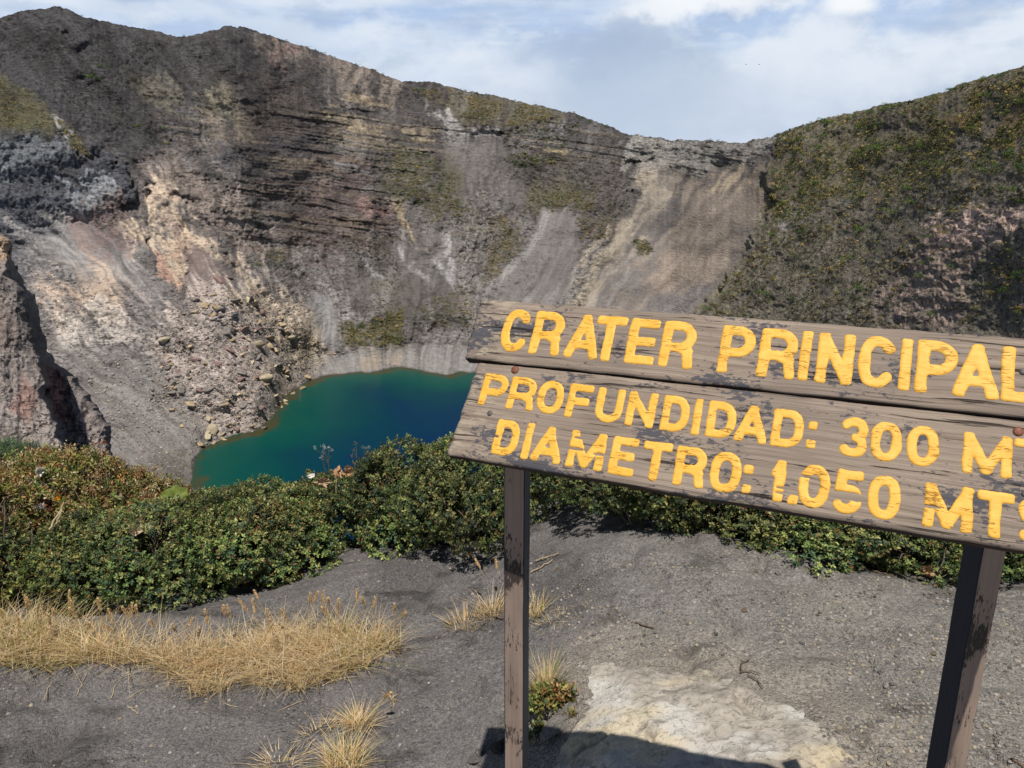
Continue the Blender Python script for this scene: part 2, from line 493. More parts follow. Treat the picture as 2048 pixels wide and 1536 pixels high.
# single dark hollows of the slide
for (cx, cy, ax, ay, dp) in ((365, 404, 20, 7, 16), (283, 472, 6, 8, 12), (303, 385, 4, 12, 12), (305, 365, 12, 4, 8), (975, 275, 34, 6, 14), (1265, 328, 18, 6, 14), (1310, 315, 9, 6, 8), (120, 60, 10, 8, 8), (190, 165, 16, 8, 8), (620, 296, 22, 7, 7), (520, 450, 10, 6, 9)):
    q = ((WX - cx) / ax) ** 2 + ((WY - cy) / ay) ** 2
    DR += dp * np.exp(-q ** 2)
# rim is rounded off: the last rows lean away
DR += 16 * sm(v, 0.965, 1.0) ** 2
DR *= sm(lake_sd, 0, 60) * sm(v, 0.0, .02)
RT = RR + DR * scale_px
POS = np.stack([R3[..., 0] / rho * RT, R3[..., 1] / rho * RT, CAM_H + T * RT], -1)
POS[0, :, 2] = np.minimum(POS[0, :, 2], POS[1, :, 2] - .3)

# colours of the rock; the left cliff has its shade painted in
KL = 1.02
def rk(r, g, b): return np.array(lin(r, g, b, KL), np.float32)
n1 = fbm(PX / 60, PY / 40, 4, 81)[..., None]; n2 = fbm(PX / 14, PY / 9, 4, 82)[..., None]; n3 = fbm(THW * 34, RD / 110, 3, 83)[..., None]; n4 = fbm(PX / 4, PY / 3, 2, 84)[..., None]
n5 = fbm(THW * 95, RD / 70, 3, 85)[..., None]
up = sm(PY, 700, 200)[..., None]
CC = rk(140, 132, 127) * (1 - up) + rk(92, 87, 86) * up
CC = CC * (1 + .22 * n1) + np.clip(n3 * 1.3, 0, 1) * (rk(166, 160, 157) - CC) * .65
CC = CC + np.clip(n2, 0, 1) * (rk(140, 124, 114) - CC) * .3
# beds of different tone
lay = np.floor(bed / 4.2)
tone = vn2(lay * 1.7, PX / 160, 86)[..., None] * .75 + vn2(np.floor(bed / 11) * 2.3, PX / 220, 87)[..., None] * .5
CC = CC * (1 + stra[..., None] * (tone - .62) * .9)
CC = CC + (stra * sm(vn2(lay * 3.1, PX / 120, 88), .66, .85))[..., None] * (rk(168, 148, 120) - CC) * .55

nbed = fbm(bed / 8.0, PX / 150, 3, 89)


def paint(col, pts, soft=8, op=1.0, grain=0.35, line=None, crisp=False, strat=False):
    """lay a colour of rock over an area (or along a streak of half-width `line`); edges run out along the slope"""
    global CC
    if line is None:
        dd = -poly_sd(WX, WY, pts)
    else:
        dd = line - line_d(PX + .3 * (WX - PX), PY + .3 * (WY - PY), pts)
    if crisp and line is None:
        dd = -poly_sd(PX + .35 * (WX - PX), PY + .35 * (WY - PY), pts)
    if strat:      # stains that keep to their bed
        dd = dd + (soft * 1.5 + 5) * (2.2 * nbed + .3 * (n3[..., 0] + n5[..., 0]) * -1)
    m = sm(dd + (.35 if crisp else .15 if strat else 1.0) * (soft * 1.5 + 4) * (.5 * n2[..., 0] + 1.2 * n3[..., 0] + 1.0 * n5[..., 0]), -soft * 1.6, soft * 1.6)
    m = np.clip(m * (1 + grain * 1.5 * np.minimum(n2[..., 0] + n3[..., 0] + n5[..., 0] + .6 * n4[..., 0], .25)), 0, 1) * op
    c = rk(*col)
    CC = CC * (1 - m[..., None]) + c * m[..., None]


paint((68, 66, 69), [(-200, 30), (130, 5), (300, 55), (480, 55), (520, 140), (420, 170), (330, 240), (275, 330), (110, 250), (-200, 160)], 25, .8)
paint((80, 76, 76), [(330, 60), (500, 60), (640, 110), (640, 210), (480, 200), (340, 180)], 30, .6)
paint((155, 138, 122), [(500, 70), (570, 80), (700, 130), (800, 170), (790, 200), (690, 190), (620, 130), (520, 100)], 14, .8)
paint((160, 130, 118), [(525, 120), (545, 85), (600, 85), (600, 100), (560, 105), (540, 150)], 6, .7)
paint((132, 123, 104), [(265, 150), (330, 150), (345, 185), (340, 210), (280, 205)], 12, .6)
paint((170, 160, 125), [(410, 205), (430, 168), (442, 185), (495, 250), (500, 262), (440, 250)], 10, .55)
paint((140, 125, 105), [(410, 220), (500, 250), (500, 300), (400, 290)], 14, .5)
paint((98, 84, 76), [(470, 180), (600, 170), (640, 260), (600, 300), (480, 280)], 25, .6)
paint((182, 160, 124), [(640, 225), (660, 215), (740, 240), (855, 265), (855, 278), (790, 262), (700, 262)], 7, .75, strat=True)
paint((158, 140, 114), [(640, 240), (700, 268), (790, 285), (780, 305), (700, 300), (640, 280)], 10, .6, strat=True)
paint((188, 165, 128), [(700, 190), (760, 215), (800, 224), (760, 222), (700, 205)], 4, .7, strat=True)
paint((78, 78, 86), [(430, 290), (640, 282), (640, 300), (560, 305), (430, 320)], 6, .7)
paint((106, 84, 77), [(530, 380), (640, 330), (700, 330), (785, 430), (760, 480), (640, 530), (550, 510)], 24, .6, strat=True)
paint((142, 120, 108), [(600, 400), (640, 350), (660, 360), (600, 460), (570, 520), (560, 480)], 8, .55)
paint((155, 120, 112), [(700, 410), (785, 428), (785, 445), (730, 440)], 5, .6)
# left: grass ledge, steep cliff with its bluish shade put into the colour, flakes
paint((98, 94, 70), [(-200, 130), (0, 150), (42, 180), (102, 235), (116, 264), (60, 264), (-200, 258)], 5, .95, .2)
paint((110, 98, 56), [(112, 235), (150, 275), (188, 320), (180, 325), (140, 295)], 6, .6)
paint((112, 112, 116), [(-200, 300), (110, 300), (200, 340), (240, 420), (170, 520), (60, 560), (-200, 560)], 22, .7)
paint((88, 90, 98), [(-200, 262), (110, 262), (190, 320), (268, 345), (278, 396), (250, 402), (180, 390), (150, 450), (60, 500), (-200, 520)], 10, .9, .3)
paint((132, 136, 140), [(8, 275), (110, 268), (135, 300), (60, 330), (-20, 350)], 7, .8, .5)
paint((158, 160, 164), [(130, 345), (160, 343), (205, 375), (245, 395), (235, 425), (170, 425), (130, 380)], 5, .85, .7)
paint((176, 172, 168), [(108, 240), (122, 245), (138, 275), (150, 300), (130, 290)], 4, .8)
paint((170, 164, 160), [(40, 470), (170, 430), (260, 510), (310, 600), (200, 560), (110, 540)], 18, .8)
paint((140, 114, 106), [(150, 432), (255, 405), (266, 470), (225, 530), (150, 480)], 10, .75)
# the pale slide scar
paint((165, 145, 132), [(290, 320), (350, 320), (480, 380), (520, 500), (420, 470), (300, 420)], 16, .7)
paint((222, 199, 174), [(312, 350), (342, 345), (368, 380), (384, 425), (420, 478), (480, 530), (488, 550), (425, 522), (395, 500), (352, 575), (330, 568), (300, 490),
                        (266, 482), (262, 452), (285, 425), (302, 385)], 9, .92, .5)
paint((206, 176, 150), [(330, 450), (385, 460), (390, 500), (350, 515)], 7, .7)
paint((192, 142, 124), [(300, 500), (325, 505), (345, 545), (352, 575), (330, 570)], 6, .8)
paint((220, 176, 146), [(345, 540), (370, 560), (365, 585), (345, 580)], 6, .6)
paint((165, 140, 128), [(315, 425), (340, 430), (375, 470), (350, 465)], 6, .8)
paint((134, 115, 108), [(385, 492), (398, 498), (425, 525), (478, 558), (440, 585), (360, 610), (372, 560)], 6, .95, .15)
paint((224, 194, 166), [(120, 560), (230, 553), (270, 600), (250, 650), (150, 640)], 26, .6)
paint((208, 197, 186), [(130, 610), (255, 620), (272, 680), (180, 705), (135, 695)], 9, .8, .5)
paint((160, 148, 144), [(250, 590), (310, 580), (320, 650), (270, 660)], 10, .7)
paint((138, 130, 124), [(150, 560), (60, 480), (90, 480), (180, 560)], 10, .5)
# debris of the slide
paint((194, 178, 167), [(360, 590), (480, 560), (565, 590), (645, 690), (645, 765), (560, 840), (440, 890), (395, 905), (300, 760), (330, 640)], 20, .9)
paint((206, 188, 164), [(450, 562), (560, 592), (625, 655), (660, 705), (620, 760), (590, 700), (540, 665), (470, 610)], 9, .75, .6)
paint((176, 156, 132), [(540, 640), (600, 690), (625, 750), (560, 800), (530, 740)], 16, .5, .6)
paint((142, 136, 130), [(140, 705), (290, 715), (380, 800), (400, 900), (375, 1000), (240, 1000), (215, 850)], 16, .85)
paint((165, 158, 150), [(180, 760), (300, 790), (390, 860), (380, 880), (280, 830)], 9, .5, .8)
paint((105, 98, 92), [(240, 930), (340, 910), (395, 930), (380, 1010), (240, 1010)], 14, .7)
# middle wall
paint((112, 104, 78), [(815, 172), (900, 180), (1085, 214), (1120, 240), (1010, 258), (930, 250), (860, 208)], 7, .7)
paint((188, 184, 180), [(828, 193), (872, 218), (935, 265), (1005, 262), (985, 285), (915, 268), (860, 232)], 5, .85, .5)
paint((128, 120, 116), [(860, 280), (1030, 280), (1060, 400), (900, 400)], 22, .7)
paint((96, 92, 68), [(770, 295), (860, 305), (912, 340), (925, 430), (870, 440), (830, 400), (780, 390)], 14, .7, .6)
paint((176, 154, 116), [(792, 405), (802, 432), (826, 470), (852, 505)], 3, .7, .2, line=4)
paint((210, 190, 150), [(950, 420), (940, 455)], 3, .7, .2, line=4)
paint((208, 186, 138), [(1040, 298), (1062, 301), (1132, 314), (1141, 323), (1085, 313)], 3, .95, .15, strat=True)
paint((100, 92, 84), [(1020, 310), (1240, 340), (1250, 470), (1160, 480), (1060, 400)], 20, .7)
paint((104, 96, 56), [(995, 430), (1030, 440), (1010, 520), (985, 560), (975, 500)], 10, .6, .7)
paint((104, 96, 56), [(1090, 380), (1180, 385), (1180, 420), (1100, 420)], 14, .5, .7)
paint((132, 125, 121), [(1090, 420), (1150, 418), (1168, 462), (1100, 540), (980, 640), (940, 640), (1000, 560), (1060, 480)], 4, .95, .15, crisp=True)
paint((166, 160, 156), [(1098, 428), (1050, 500), (985, 580), (950, 640)], 3, .6, .2, line=7, crisp=True)
paint((136, 127, 120), [(905, 400), (960, 380), (1000, 380), (985, 470), (950, 560), (915, 560)], 10, .6)
for pts in ([(720, 520), (742, 545), (762, 556)], [(800, 500), (812, 535), (868, 565)], [(893, 470), (903, 560), (900, 575)], [(868, 520), (895, 560)], [(700, 600), (745, 555)], [(800, 560), (830, 525)]):
    paint((182, 178, 177), pts, 3, .85, .2, line=5, crisp=True)
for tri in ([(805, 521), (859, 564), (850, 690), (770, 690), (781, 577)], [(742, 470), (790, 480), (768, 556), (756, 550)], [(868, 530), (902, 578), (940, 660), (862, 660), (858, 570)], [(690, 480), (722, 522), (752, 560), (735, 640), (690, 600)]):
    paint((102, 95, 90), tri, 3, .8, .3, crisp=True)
paint((150, 143, 138), [(905, 560), (925, 470), (935, 410), (955, 410), (945, 500), (915, 590)], 4, .6, .2, crisp=True)
paint((140, 133, 129), [(1000, 380), (985, 420), (930, 560), (950, 560), (1005, 430)], 4, .6, .2, crisp=True)
paint((152, 150, 150), [(610, 590), (648, 600), (668, 650), (668, 690), (640, 690), (625, 640)], 6, .9, .15)
paint((158, 150, 146), [(560, 470), (640, 540), (700, 620), (650, 600), (580, 560)], 14, .5)
paint((104, 98, 60), [(690, 650), (800, 630), (805, 688), (700, 690)], 9, .75, .5)
paint((152, 147, 143), [(640, 715), (700, 698), (800, 705), (945, 695), (1000, 700), (1000, 760), (640, 765)], 8, .9, .15)
paint((186, 160, 128), [(730, 715), (800, 712), (800, 735), (740, 738)], 9, .5)
# right of the middle: tan chute and grey-brown wall
paint((180, 164, 140), [(1290, 345), (1345, 335), (1370, 345), (1330, 420), (1255, 520), (1180, 610), (1150, 610), (1200, 520), (1262, 420)], 14, .7, .3)
paint((148, 132, 116), [(1385, 345), (1535, 325), (1525, 400), (1490, 470), (1430, 560), (1240, 620), (1330, 500)], 14, .85, .3)
paint((184, 164, 132), [(1430, 380), (1500, 335), (1510, 350), (1470, 385)], 7, .7)
paint((166, 146, 128), [(1280, 540), (1430, 510), (1430, 560), (1280, 610)], 14, .6)
paint((156, 150, 142), [(1225, 285), (1290, 274), (1548, 274), (1545, 318), (1400, 332), (1330, 322), (1250, 335)], 7, .85, .3)
# right-hand hill: heath on dark soil
paint((136, 126, 106), [(1552, 250), (1545, 330), (1532, 400), (1492, 470), (1470, 520), (1390, 640), (1330, 860), (2300, 860), (2300, 50)], 4, .95, .2)
paint((122, 112, 72), [(1600, 260), (1860, 200), (2060, 140), (2300, 100), (2300, 330), (2000, 300), (1750, 380), (1560, 460), (1545, 350)], 25, .55, .6)
paint((136, 108, 66), [(1880, 260), (2048, 190), (2300, 130), (2300, 290), (2000, 280)], 25, .6)
paint((236, 202, 184), [(1868, 432), (1990, 398), (2040, 405), (2036, 420), (1985, 480), (1900, 490), (1850, 470)], 8, .85, .4)
paint((194, 164, 146), [(1750, 650), (1795, 570), (1870, 470), (1990, 475), (1940, 540), (1940, 600), (1890, 660)], 14, .7, .5)
paint((168, 164, 162), [(1540, 445), (1580, 420), (1592, 425), (1568, 462)], 5, .8)
paint((150, 146, 144), [(1690, 405), (1710, 380), (1720, 390), (1705, 420)], 5, .6)
paint((84, 84, 90), [(1900, 268), (1950, 285), (1990, 300), (1990, 330), (1930, 320)], 7, .7)
paint((130, 118, 112), [(1600, 470), (1720, 400), (1730, 420), (1620, 500)], 9, .35, .7)
# wet band at the water's edge
wet = 1 - sm(lake_sd, 1.5, 6)
CC = CC * (1 - .6 * wet[..., None])
dgl = ridged((PX - .9 * PY) / 26, (PY + .9 * PX) / 190, 3, 90)[..., None] - .6
ulm = inside([(-200, 20), (480, 50), (470, 300), (250, 330), (100, 240), (-200, 140)], 30)[..., None]
CC = CC * (1 + ulm * dgl * .8)
pale_ = np.clip((CC.mean(-1, keepdims=True) - .30) / .2, 0, 1)
grey_ = CC.mean(-1, keepdims=True) * np.array([1.0, .995, .99])
CC = CC * (.74 + .2 * pale_) + grey_ * (.26 - .2 * pale_)
CC = CC * (1 - .42 * knob[..., None])
CC = CC * (1 + .30 * n5 + .24 * n4 * (1 - .5 * scree[..., None]))
CC = np.clip(CC, 0.012, .85)

# a few rows behind the rim, falling away outside, and a skirt below the base
nb = 10
back = []
for i in range(1, nb):
    d = 6.0 * 1.9 ** i
    rr_ = RT[-1] + d
    zb = POS[-1, :, 2] - d * 0.32 - 1.5 * i
    back.append(np.stack([R3[-1, :, 0] / rho[-1] * rr_, R3[-1, :, 1] / rho[-1] * rr_, zb], -1))
skirt = []
for dz, dr in ((2.0, 2.0), (10.0, 9.0), (40.0, 30.0), (110.0, 60.0)):
    rr_ = RT[0] - dr
    zb = np.maximum(POS[0, :, 2] - dz, LAKE_Z - 30 - dz * .1)
    skirt.append(np.stack([R3[0, :, 0] / rho[0] * rr_, R3[0, :, 1] / rho[0] * rr_, zb], -1))
ALL = np.concatenate([np.array(skirt[::-1]), POS, np.array(back)], 0)
C4 = np.concatenate([CC, (1 - .9 * scree - .5 * scar_m).clip(0, 1)[..., None]], -1)
CALL = np.concatenate([np.repeat(C4[:1], 4, 0), C4, np.repeat(C4[-1:], nb - 1, 0)], 0)

M_rock, nt = material("crater_rock")
gpos = nt.node('ShaderNodeNewGeometry').outputs['Position']
at_ = nt.node('ShaderNodeAttribute', attribute_name='Col'); c = at_.outputs['Color']; rocky = at_.outputs['Alpha']
f1 = nt.noise(gpos, .55, 4, .75); f2 = nt.noise(gpos, .10, 4, .65); f3 = nt.noise(nt.vmul(gpos, (1, 1, 5.0)), .10, 5, .72, .4)
val = nt.math('ADD', nt.math('MULTIPLY', f1, .9), nt.math('MULTIPLY', f2, .5))
val = nt.math('ADD', val, nt.math('MULTIPLY', f3, .5))
val = nt.math('MULTIPLY_ADD', nt.math('SUBTRACT', val, .95), nt.math('MULTIPLY_ADD', rocky, 1.3, .7), 1.0)
val = nt.math('MAXIMUM', val, .2)
c2 = nt.mix(1.0, c, nt.node('ShaderNodeCombineXYZ', ins={0: val, 1: val, 2: val}).outputs[0], 'MULTIPLY')
# dark lichen and tiny scrub: small spots
spot = nt.sstep(nt.noise(gpos, .30, 3, .6), .60, .68)
ckn = nt.noise(nt.vmul(nt.vadd(gpos, (13.0, 5.0, 2.0)), (1, 1, 4.0)), .085, 4, .6, .5)
ckl = nt.math('MULTIPLY', nt.sstep(nt.math('ABSOLUTE', nt.math('SUBTRACT', ckn, .5)), .020, .004), nt.sstep(f2, .40, .58))
c2 = nt.mix(nt.math('MULTIPLY', nt.math('MULTIPLY', ckl, rocky), .8), c2, lin(34, 31, 30, .8))
c2 = nt.mix(nt.math('MULTIPLY', nt.math('MULTIPLY', spot, rocky), .65), c2, lin(62, 58, 44, .7))
bh = nt.math('ADD', nt.math('MULTIPLY', f1, .8), nt.math('MULTIPLY', f3, 1.4))
nrm = nt.bump(nt.math('SUBTRACT', bh, nt.math('MULTIPLY', nt.math('MULTIPLY', ckl, rocky), .5)), .9, 2.6)
finish(nt, c2, .95, .1, nrm)
me = mesh_np("crater_wall", ALL.reshape(-1, 3), grid_faces(*ALL.shape[:2])[:, ::-1], M_rock, CALL.reshape(-1, 4), True)
crater = link("crater_terrain", me)
crater['kind'] = 'structure'


def wall_at(px, py):
    """point of the crater wall seen through a pixel (for standing things on it)"""
    px = np.asarray(px, float); py = np.asarray(py, float)
    ci = (px - gx[0]) / 2.0
    c0 = np.clip(np.round(ci).astype(int), 0, len(gx) - 1)
    vv = np.clip((py - yb[c0]) / (yr[c0] - yb[c0]), 0, 1) * (NR - 1)
    i0 = np.clip(np.round(vv).astype(int), 0, NR - 1)
    return POS[i0, c0], scale_px[i0, c0]

# the crag on the left, nearer than the wall behind it
sil = np.array([(-170, 400), (-60, 440), (0, 468), (22, 486), (32, 525), (55, 572), (82, 632), (96, 700), (128, 734), (165, 768), (194, 812), (214, 846), (222, 885), (230, 940), (236, 1010)], float)
cy = np.linspace(1010, 400, 330)
xr_ = np.interp(cy, sil[::-1, 1][::-1], sil[:, 0]) + 17 * fbm(cy / 22, cy * 0, 5, 7, .6)
u = np.linspace(0, 1, 200)[None, :]
QX = (-170 + (xr_[:, None] + 170) * u).astype(np.float32)
QY = np.broadcast_to(cy[:, None], QX.shape).astype(np.float32)
q_ = rays(QX, QY); qr = np.hypot(q_[..., 0], q_[..., 1]); qt = q_[..., 2] / qr
gl = np.interp(QY, [400, 480, 530, 600, 680, 780, 850, 1010], [60, 25, 14, 38, 52, 84, 112, 150]) + 22 * fbm(QY / 34, QX / 70, 4, 8)
gw = np.interp(QY, [400, 500, 560, 650, 730, 790, 850, 1010], [6, 8, 26, 34, 24, 14, 5, 5])
stepm = sm(QX - gl, 0, gw)
BR = 235 + 0.42 * (900 - QY) * .5 + 75 * stepm + .05 * QX
pxm = BR / FPX
BR = BR + pxm * (-34 * (ridged(QX / 62, QY / 120, 3, 91, .5) - .6) - 16 * (ridged(QX / 22, QY / 44, 3, 92, .5) - .6) + 8 * np.abs(fbm(QX / 12, QY / 20, 3, 94)) - 3 * fbm(QX / 5, QY / 5, 2, 93) - 16 * np.floor(5 * vn2(QX / 30 + .4 * fbm(QX / 12, QY / 12, 2, 97), QY / 46, 98)) / 5 - 7 * np.floor(4 * vn2(QX / 11, QY / 17, 99)) / 4)
e_ = (1 - u) * (xr_[:, None] + 170)                       # pixels from the silhouette
BR = BR + 40 * pxm * np.exp(-(e_ / 9.0) ** 2) + 150 * pxm * np.exp(-(e_ / 2.5) ** 2)
QP = np.stack([q_[..., 0] / qr * BR, q_[..., 1] / qr * BR, CAM_H + qt * BR], -1)
nq = fbm(QX / 22, QY / 30, 4, 95)[..., None]; nq2 = fbm(QX / 6, QY / 9, 3, 96)[..., None]
QC = rk(158, 148, 142) * (1 + .3 * nq)
def qpaint(col, pts, soft=8, op=.8):
    global QC
    a = sm(-poly_sd(QX + 8 * nq[..., 0], QY + 8 * nq2[..., 0], pts), -soft, soft)[..., None] * op
    QC = QC * (1 - a) + rk(*col) * a
qpaint((215, 185, 155), [(-170, 400), (30, 480), (32, 520), (-20, 520), (-170, 500)], 5)
qpaint((176, 132, 122), [(85, 735), (125, 740), (135, 800), (140, 850), (110, 830)], 6)
qpaint((150, 140, 138), [(150, 760), (236, 860), (236, 1010), (160, 1010)], 10, .6)
qpaint((160, 122, 112), [(45, 750), (75, 790), (60, 850), (20, 820)], 8, .6)
qpaint((196, 172, 156), [(-60, 560), (20, 600), (40, 690), (-60, 720)], 10, .5)
qpaint((176, 164, 158), [(170, 790), (215, 860), (215, 960), (150, 900)], 8, .6)
qpaint((96, 92, 92), [(-170, 540), (40, 560), (90, 650), (90, 760), (40, 700), (-170, 700)], 12, .55)
QC = np.clip(QC * (1 + .2 * nq2), .01, .8)
rim_back = []
for d in (4.0, 14.0, 40.0):
    rr_ = BR[:, -1] + d
    rim_back.append(np.stack([q_[:, -1, 0] / qr[:, -1] * rr_ - d * .15, q_[:, -1, 1] / qr[:, -1] * rr_, QP[:, -1, 2] - d * .7], -1))
QA = np.concatenate([QP] + [b[:, None, :] for b in rim_back], 1)
QCA = np.concatenate([QC] + [QC[:, -1:, :]] * 3, 1)
me = mesh_np("crag", QA.reshape(-1, 3), grid_faces(*QA.shape[:2])[:, ::-1], M_rock, QCA.reshape(-1, 3), True)
crag = link("rocky_crag", me)
crag['kind'] = 'structure'

# ------------------------------------------------------------------ lake
lx = np.arange(330, 2300, 6.0)
lb = np.interp(lx, SHORE[:, 0], SHORE[:, 1]) - 14
lv = np.linspace(0, 1, 110)[:, None] ** 1.4
LX = np.broadcast_to(lx[None, :], (110, len(lx)))
LY = lb[None, :] + (1560 - lb[None, :]) * lv
lr3 = rays(LX, LY)
kf = (LAKE_Z - CAM_H) / lr3[..., 2]
LP = lr3 * kf[..., None] + np.array([0, 0, CAM_H])
sx_ = np.arange(378, 1320, 3.0); s3 = rays(sx_, np.interp(sx_, SHORE[:, 0], SHORE[:, 1])); shore = s3 * ((LAKE_Z - CAM_H) / s3[:, 2])[:, None]
d2 = np.full(LX.shape, 1e9)
for s_ in shore:
    d2 = np.minimum(d2, (LP[..., 0] - s_[0]) ** 2 + (LP[..., 1] - s_[1]) ** 2)
dist = np.sqrt(d2)
dist = dist * (1 + .35 * fbm(LP[..., 0] / 30, LP[..., 1] / 30, 4, 15)) + 8 * fbm(LP[..., 0] / 9, LP[..., 1] / 9, 3, 16)
stops = [(-20, (84, 72, 50)), (3, (74, 74, 50)), (9, (20, 84, 72)), (28, (0, 80, 74)), (60, (0, 66, 76)), (105, (0, 54, 84)), (170, (0, 46, 86)), (900, (0, 42, 84))]
LC = np.stack([np.interp(dist, [s[0] for s in stops], [lin(*s[1], .72)[i] for s in stops]) for i in range(3)], -1)
M_water, nt = material("lake_water")
gpos = nt.node('ShaderNodeNewGeometry').outputs['Position']
rip = nt.noise(nt.vmul(gpos, (1, 1, 0)), .5, 4, .6)
finish(nt, attr_col(nt), .3, .035, nt.bump(rip, .25, .25))
me = mesh_np("lake", LP.reshape(-1, 3), grid_faces(*LP.shape[:2]), M_water, LC.reshape(-1, 3), True)
lake = link("lake_water", me)
lake['kind'] = 'structure'
# ------------------------------------------------------------------ ground at the viewpoint
def edge_y(x):
    return np.interp(x, [-8, -3.2, -2.0, -1.2, -.6, 0, .5, 1.0, 1.8, 3, 8], [3.6, 2.95, 2.8, 3.0, 3.35, 3.55, 3.3, 2.85, 2.5, 2.4, 2.6])


def ground_base(x, y):
    x = np.asarray(x, float); y = np.asarray(y, float)
    z = .02 + .18 * np.tanh((x - .10) / .36) * np.clip(1.3 - .18 * np.abs(y - 1.5), .45, 1)
    s = np.maximum(y - edge_y(x), 0)
    z = z - (.20 * s + .11 * s * s / (1 + .09 * s))
    return z


def ground_z(x, y):
    x = np.asarray(x, float); y = np.asarray(y, float)
    z = ground_base(x, y)
    z = z + .045 * fbm(x / .55, y / .55, 3, 101) + .014 * fbm(x / .13, y / .10, 3, 102)
    tr = ridged(x / .30 + .4 * fbm(x / .5, y / .5, 2, 104), y / .22, 2, 103)
    z = z - .026 * sm(tr, .78, .97)                                  # scuffs and old footprints
    return z


def on_ground(px, py):
    """where the line of sight through a pixel meets the sand"""
    d = rays(np.atleast_1d(px), np.atleast_1d(py))
    t = np.full(d.shape[0], .5)
    hi = np.full(d.shape[0], np.nan)
    ts = np.linspace(1.0, 9.0, 400)
    P = d[:, None, :] * ts[None, :, None]
    below = P[..., 2] + CAM_H < ground_base(P[..., 0], P[..., 1])
    i = np.argmax(below, 1)
    i = np.where(below.any(1), i, len(ts) - 1)
    p = P[np.arange(len(i)), i]
    z = ground_z(p[:, 0], p[:, 1])
    return np.stack([p[:, 0], p[:, 1], z], -1)


def g1(px, py):
    return on_ground(px, py)[0]

rr = np.concatenate([np.linspace(0.05, 1.4, 22), np.linspace(1.45, 4.2, 250), 4.2 * 1.055 ** np.arange(1, 71)])
aa = np.concatenate([np.radians(np.linspace(-180, -52, 30)), np.radians(np.linspace(-50, 50, 420)), np.radians(np.linspace(52, 180, 30))])
GA, GR = np.meshgrid(aa, rr)
GX = GR * np.sin(GA); GY = GR * np.cos(GA)
GZ = ground_z(GX, GY)
OUT_PX = [(1118, 1440), (1135, 1380), (1150, 1330), (1200, 1300), (1260, 1302), (1330, 1308), (1400, 1300), (1450, 1322), (1520, 1335), (1590, 1370), (1660, 1420), (1730, 1490),
          (1790, 1560), (1850, 1640), (1300, 1720), (1080, 1620), (1090, 1500)]
OUT = on_ground([p[0] for p in OUT_PX], [min(p[1], 2400) for p in OUT_PX])[:, :2]
osd = poly_sd(GX + .05 * fbm(GX / .2, GY / .2, 3, 111), GY + .05 * fbm(GX / .2, GY / .2, 3, 112), OUT)
GZ = GZ - .03 * sm(-osd, .10, .22)
V = np.stack([GX, GY, GZ], -1)
# colour: dark ash, paler and more gravelly to the right
pal = sm(GX, -.1, 1.3) * (.6 + .6 * vn2(GX / .3, GY / .3, 5))
GC = np.array(lin(123, 119, 117, .82)) * (1 - pal[..., None]) + np.array(lin(144, 139, 131, .80)) * pal[..., None]
near_ = (1 - sm(osd + .12 * fbm(GX / .14, GY / .10, 4, 125), -.02, .30))[..., None] * .8
GC = GC * (1 - near_) + np.array(lin(156, 147, 135, .82)) * near_
dk = sm(fbm(GX / .5, GY / .35, 4, 121), .0, .5)[..., None]
GC = GC * (1 - .30 * dk)
GC = GC * (1 - .35 * sm(fbm(GX / .16, GY / .09, 3, 123), .28, .55))[..., None]
GC *= (1 + .12 * fbm(GX / .12, GY / .12, 3, 122))[..., None]
M_sand, nt = material("volcanic_sand")
gp = nt.node('ShaderNodeNewGeometry').outputs['Position']
c = attr_col(nt)
fa = nt.noise(gp, 260, 3, .7); fb = nt.noise(gp, 90, 3, .65); fc = nt.noise(gp, 22, 4, .6)
v2 = nt.node('ShaderNodeTexVoronoi', feature='F1'); nt.put(v2, 'Vector', gp); v2.inputs['Scale'].default_value = 210
v3 = nt.node('ShaderNodeTexVoronoi', feature='F1'); nt.put(v3, 'Vector', nt.vadd(gp, (3.3, 1.7, .2))); v3.inputs['Scale'].default_value = 78
r2 = nt.node('ShaderNodeSeparateColor'); nt.put(r2, 0, v2.outputs['Color'])
r3 = nt.node('ShaderNodeSeparateColor'); nt.put(r3, 0, v3.outputs['Color'])
coarse = nt.math('MULTIPLY', nt.sstep(r3.outputs[1], .55, .75), nt.sstep(nt.noise(gp, 5, 3, .6), .42, .62))
val = nt.math('MULTIPLY_ADD', nt.math('SUBTRACT', nt.math('ADD', fa, fb), 1.0), 1.6, 1.0)
val = nt.math('ADD', val, nt.math('MULTIPLY', nt.math('SUBTRACT', r2.outputs[0], .5), .55))
val = nt.math('ADD', val, nt.math('MULTIPLY', nt.math('MULTIPLY', coarse, nt.math('SUBTRACT', r3.outputs[0], .35)), .9))
val = nt.math('MAXIMUM', val, .25)
c = nt.mix(1.0, c, nt.node('ShaderNodeCombineXYZ', ins={0: val, 1: val, 2: val}).outputs[0], 'MULTIPLY')
c = nt.mix(nt.math('MULTIPLY', nt.sstep(fc, .55, .75), .30), c, lin(60, 57, 55, .7))
vo = nt.node('ShaderNodeTexVoronoi', feature='F1'); nt.put(vo, 'Vector', gp); vo.inputs['Scale'].default_value = 170
vr = nt.node('ShaderNodeSeparateColor'); nt.put(vr, 0, vo.outputs['Color'])
grit = nt.math('MULTIPLY', nt.sstep(vo.outputs['Distance'], .30, .14), nt.sstep(vr.outputs[0], .88, .92))
c = nt.mix(nt.math('MULTIPLY', grit, .55), c, lin(196, 192, 186, .8))
h = nt.math('ADD', nt.math('MULTIPLY', fa, .25), nt.math('ADD', nt.math('MULTIPLY', fb, .5), nt.math('MULTIPLY', grit, .35)))
h = nt.math('SUBTRACT', h, nt.math('MULTIPLY', v2.outputs['Distance'], .35))
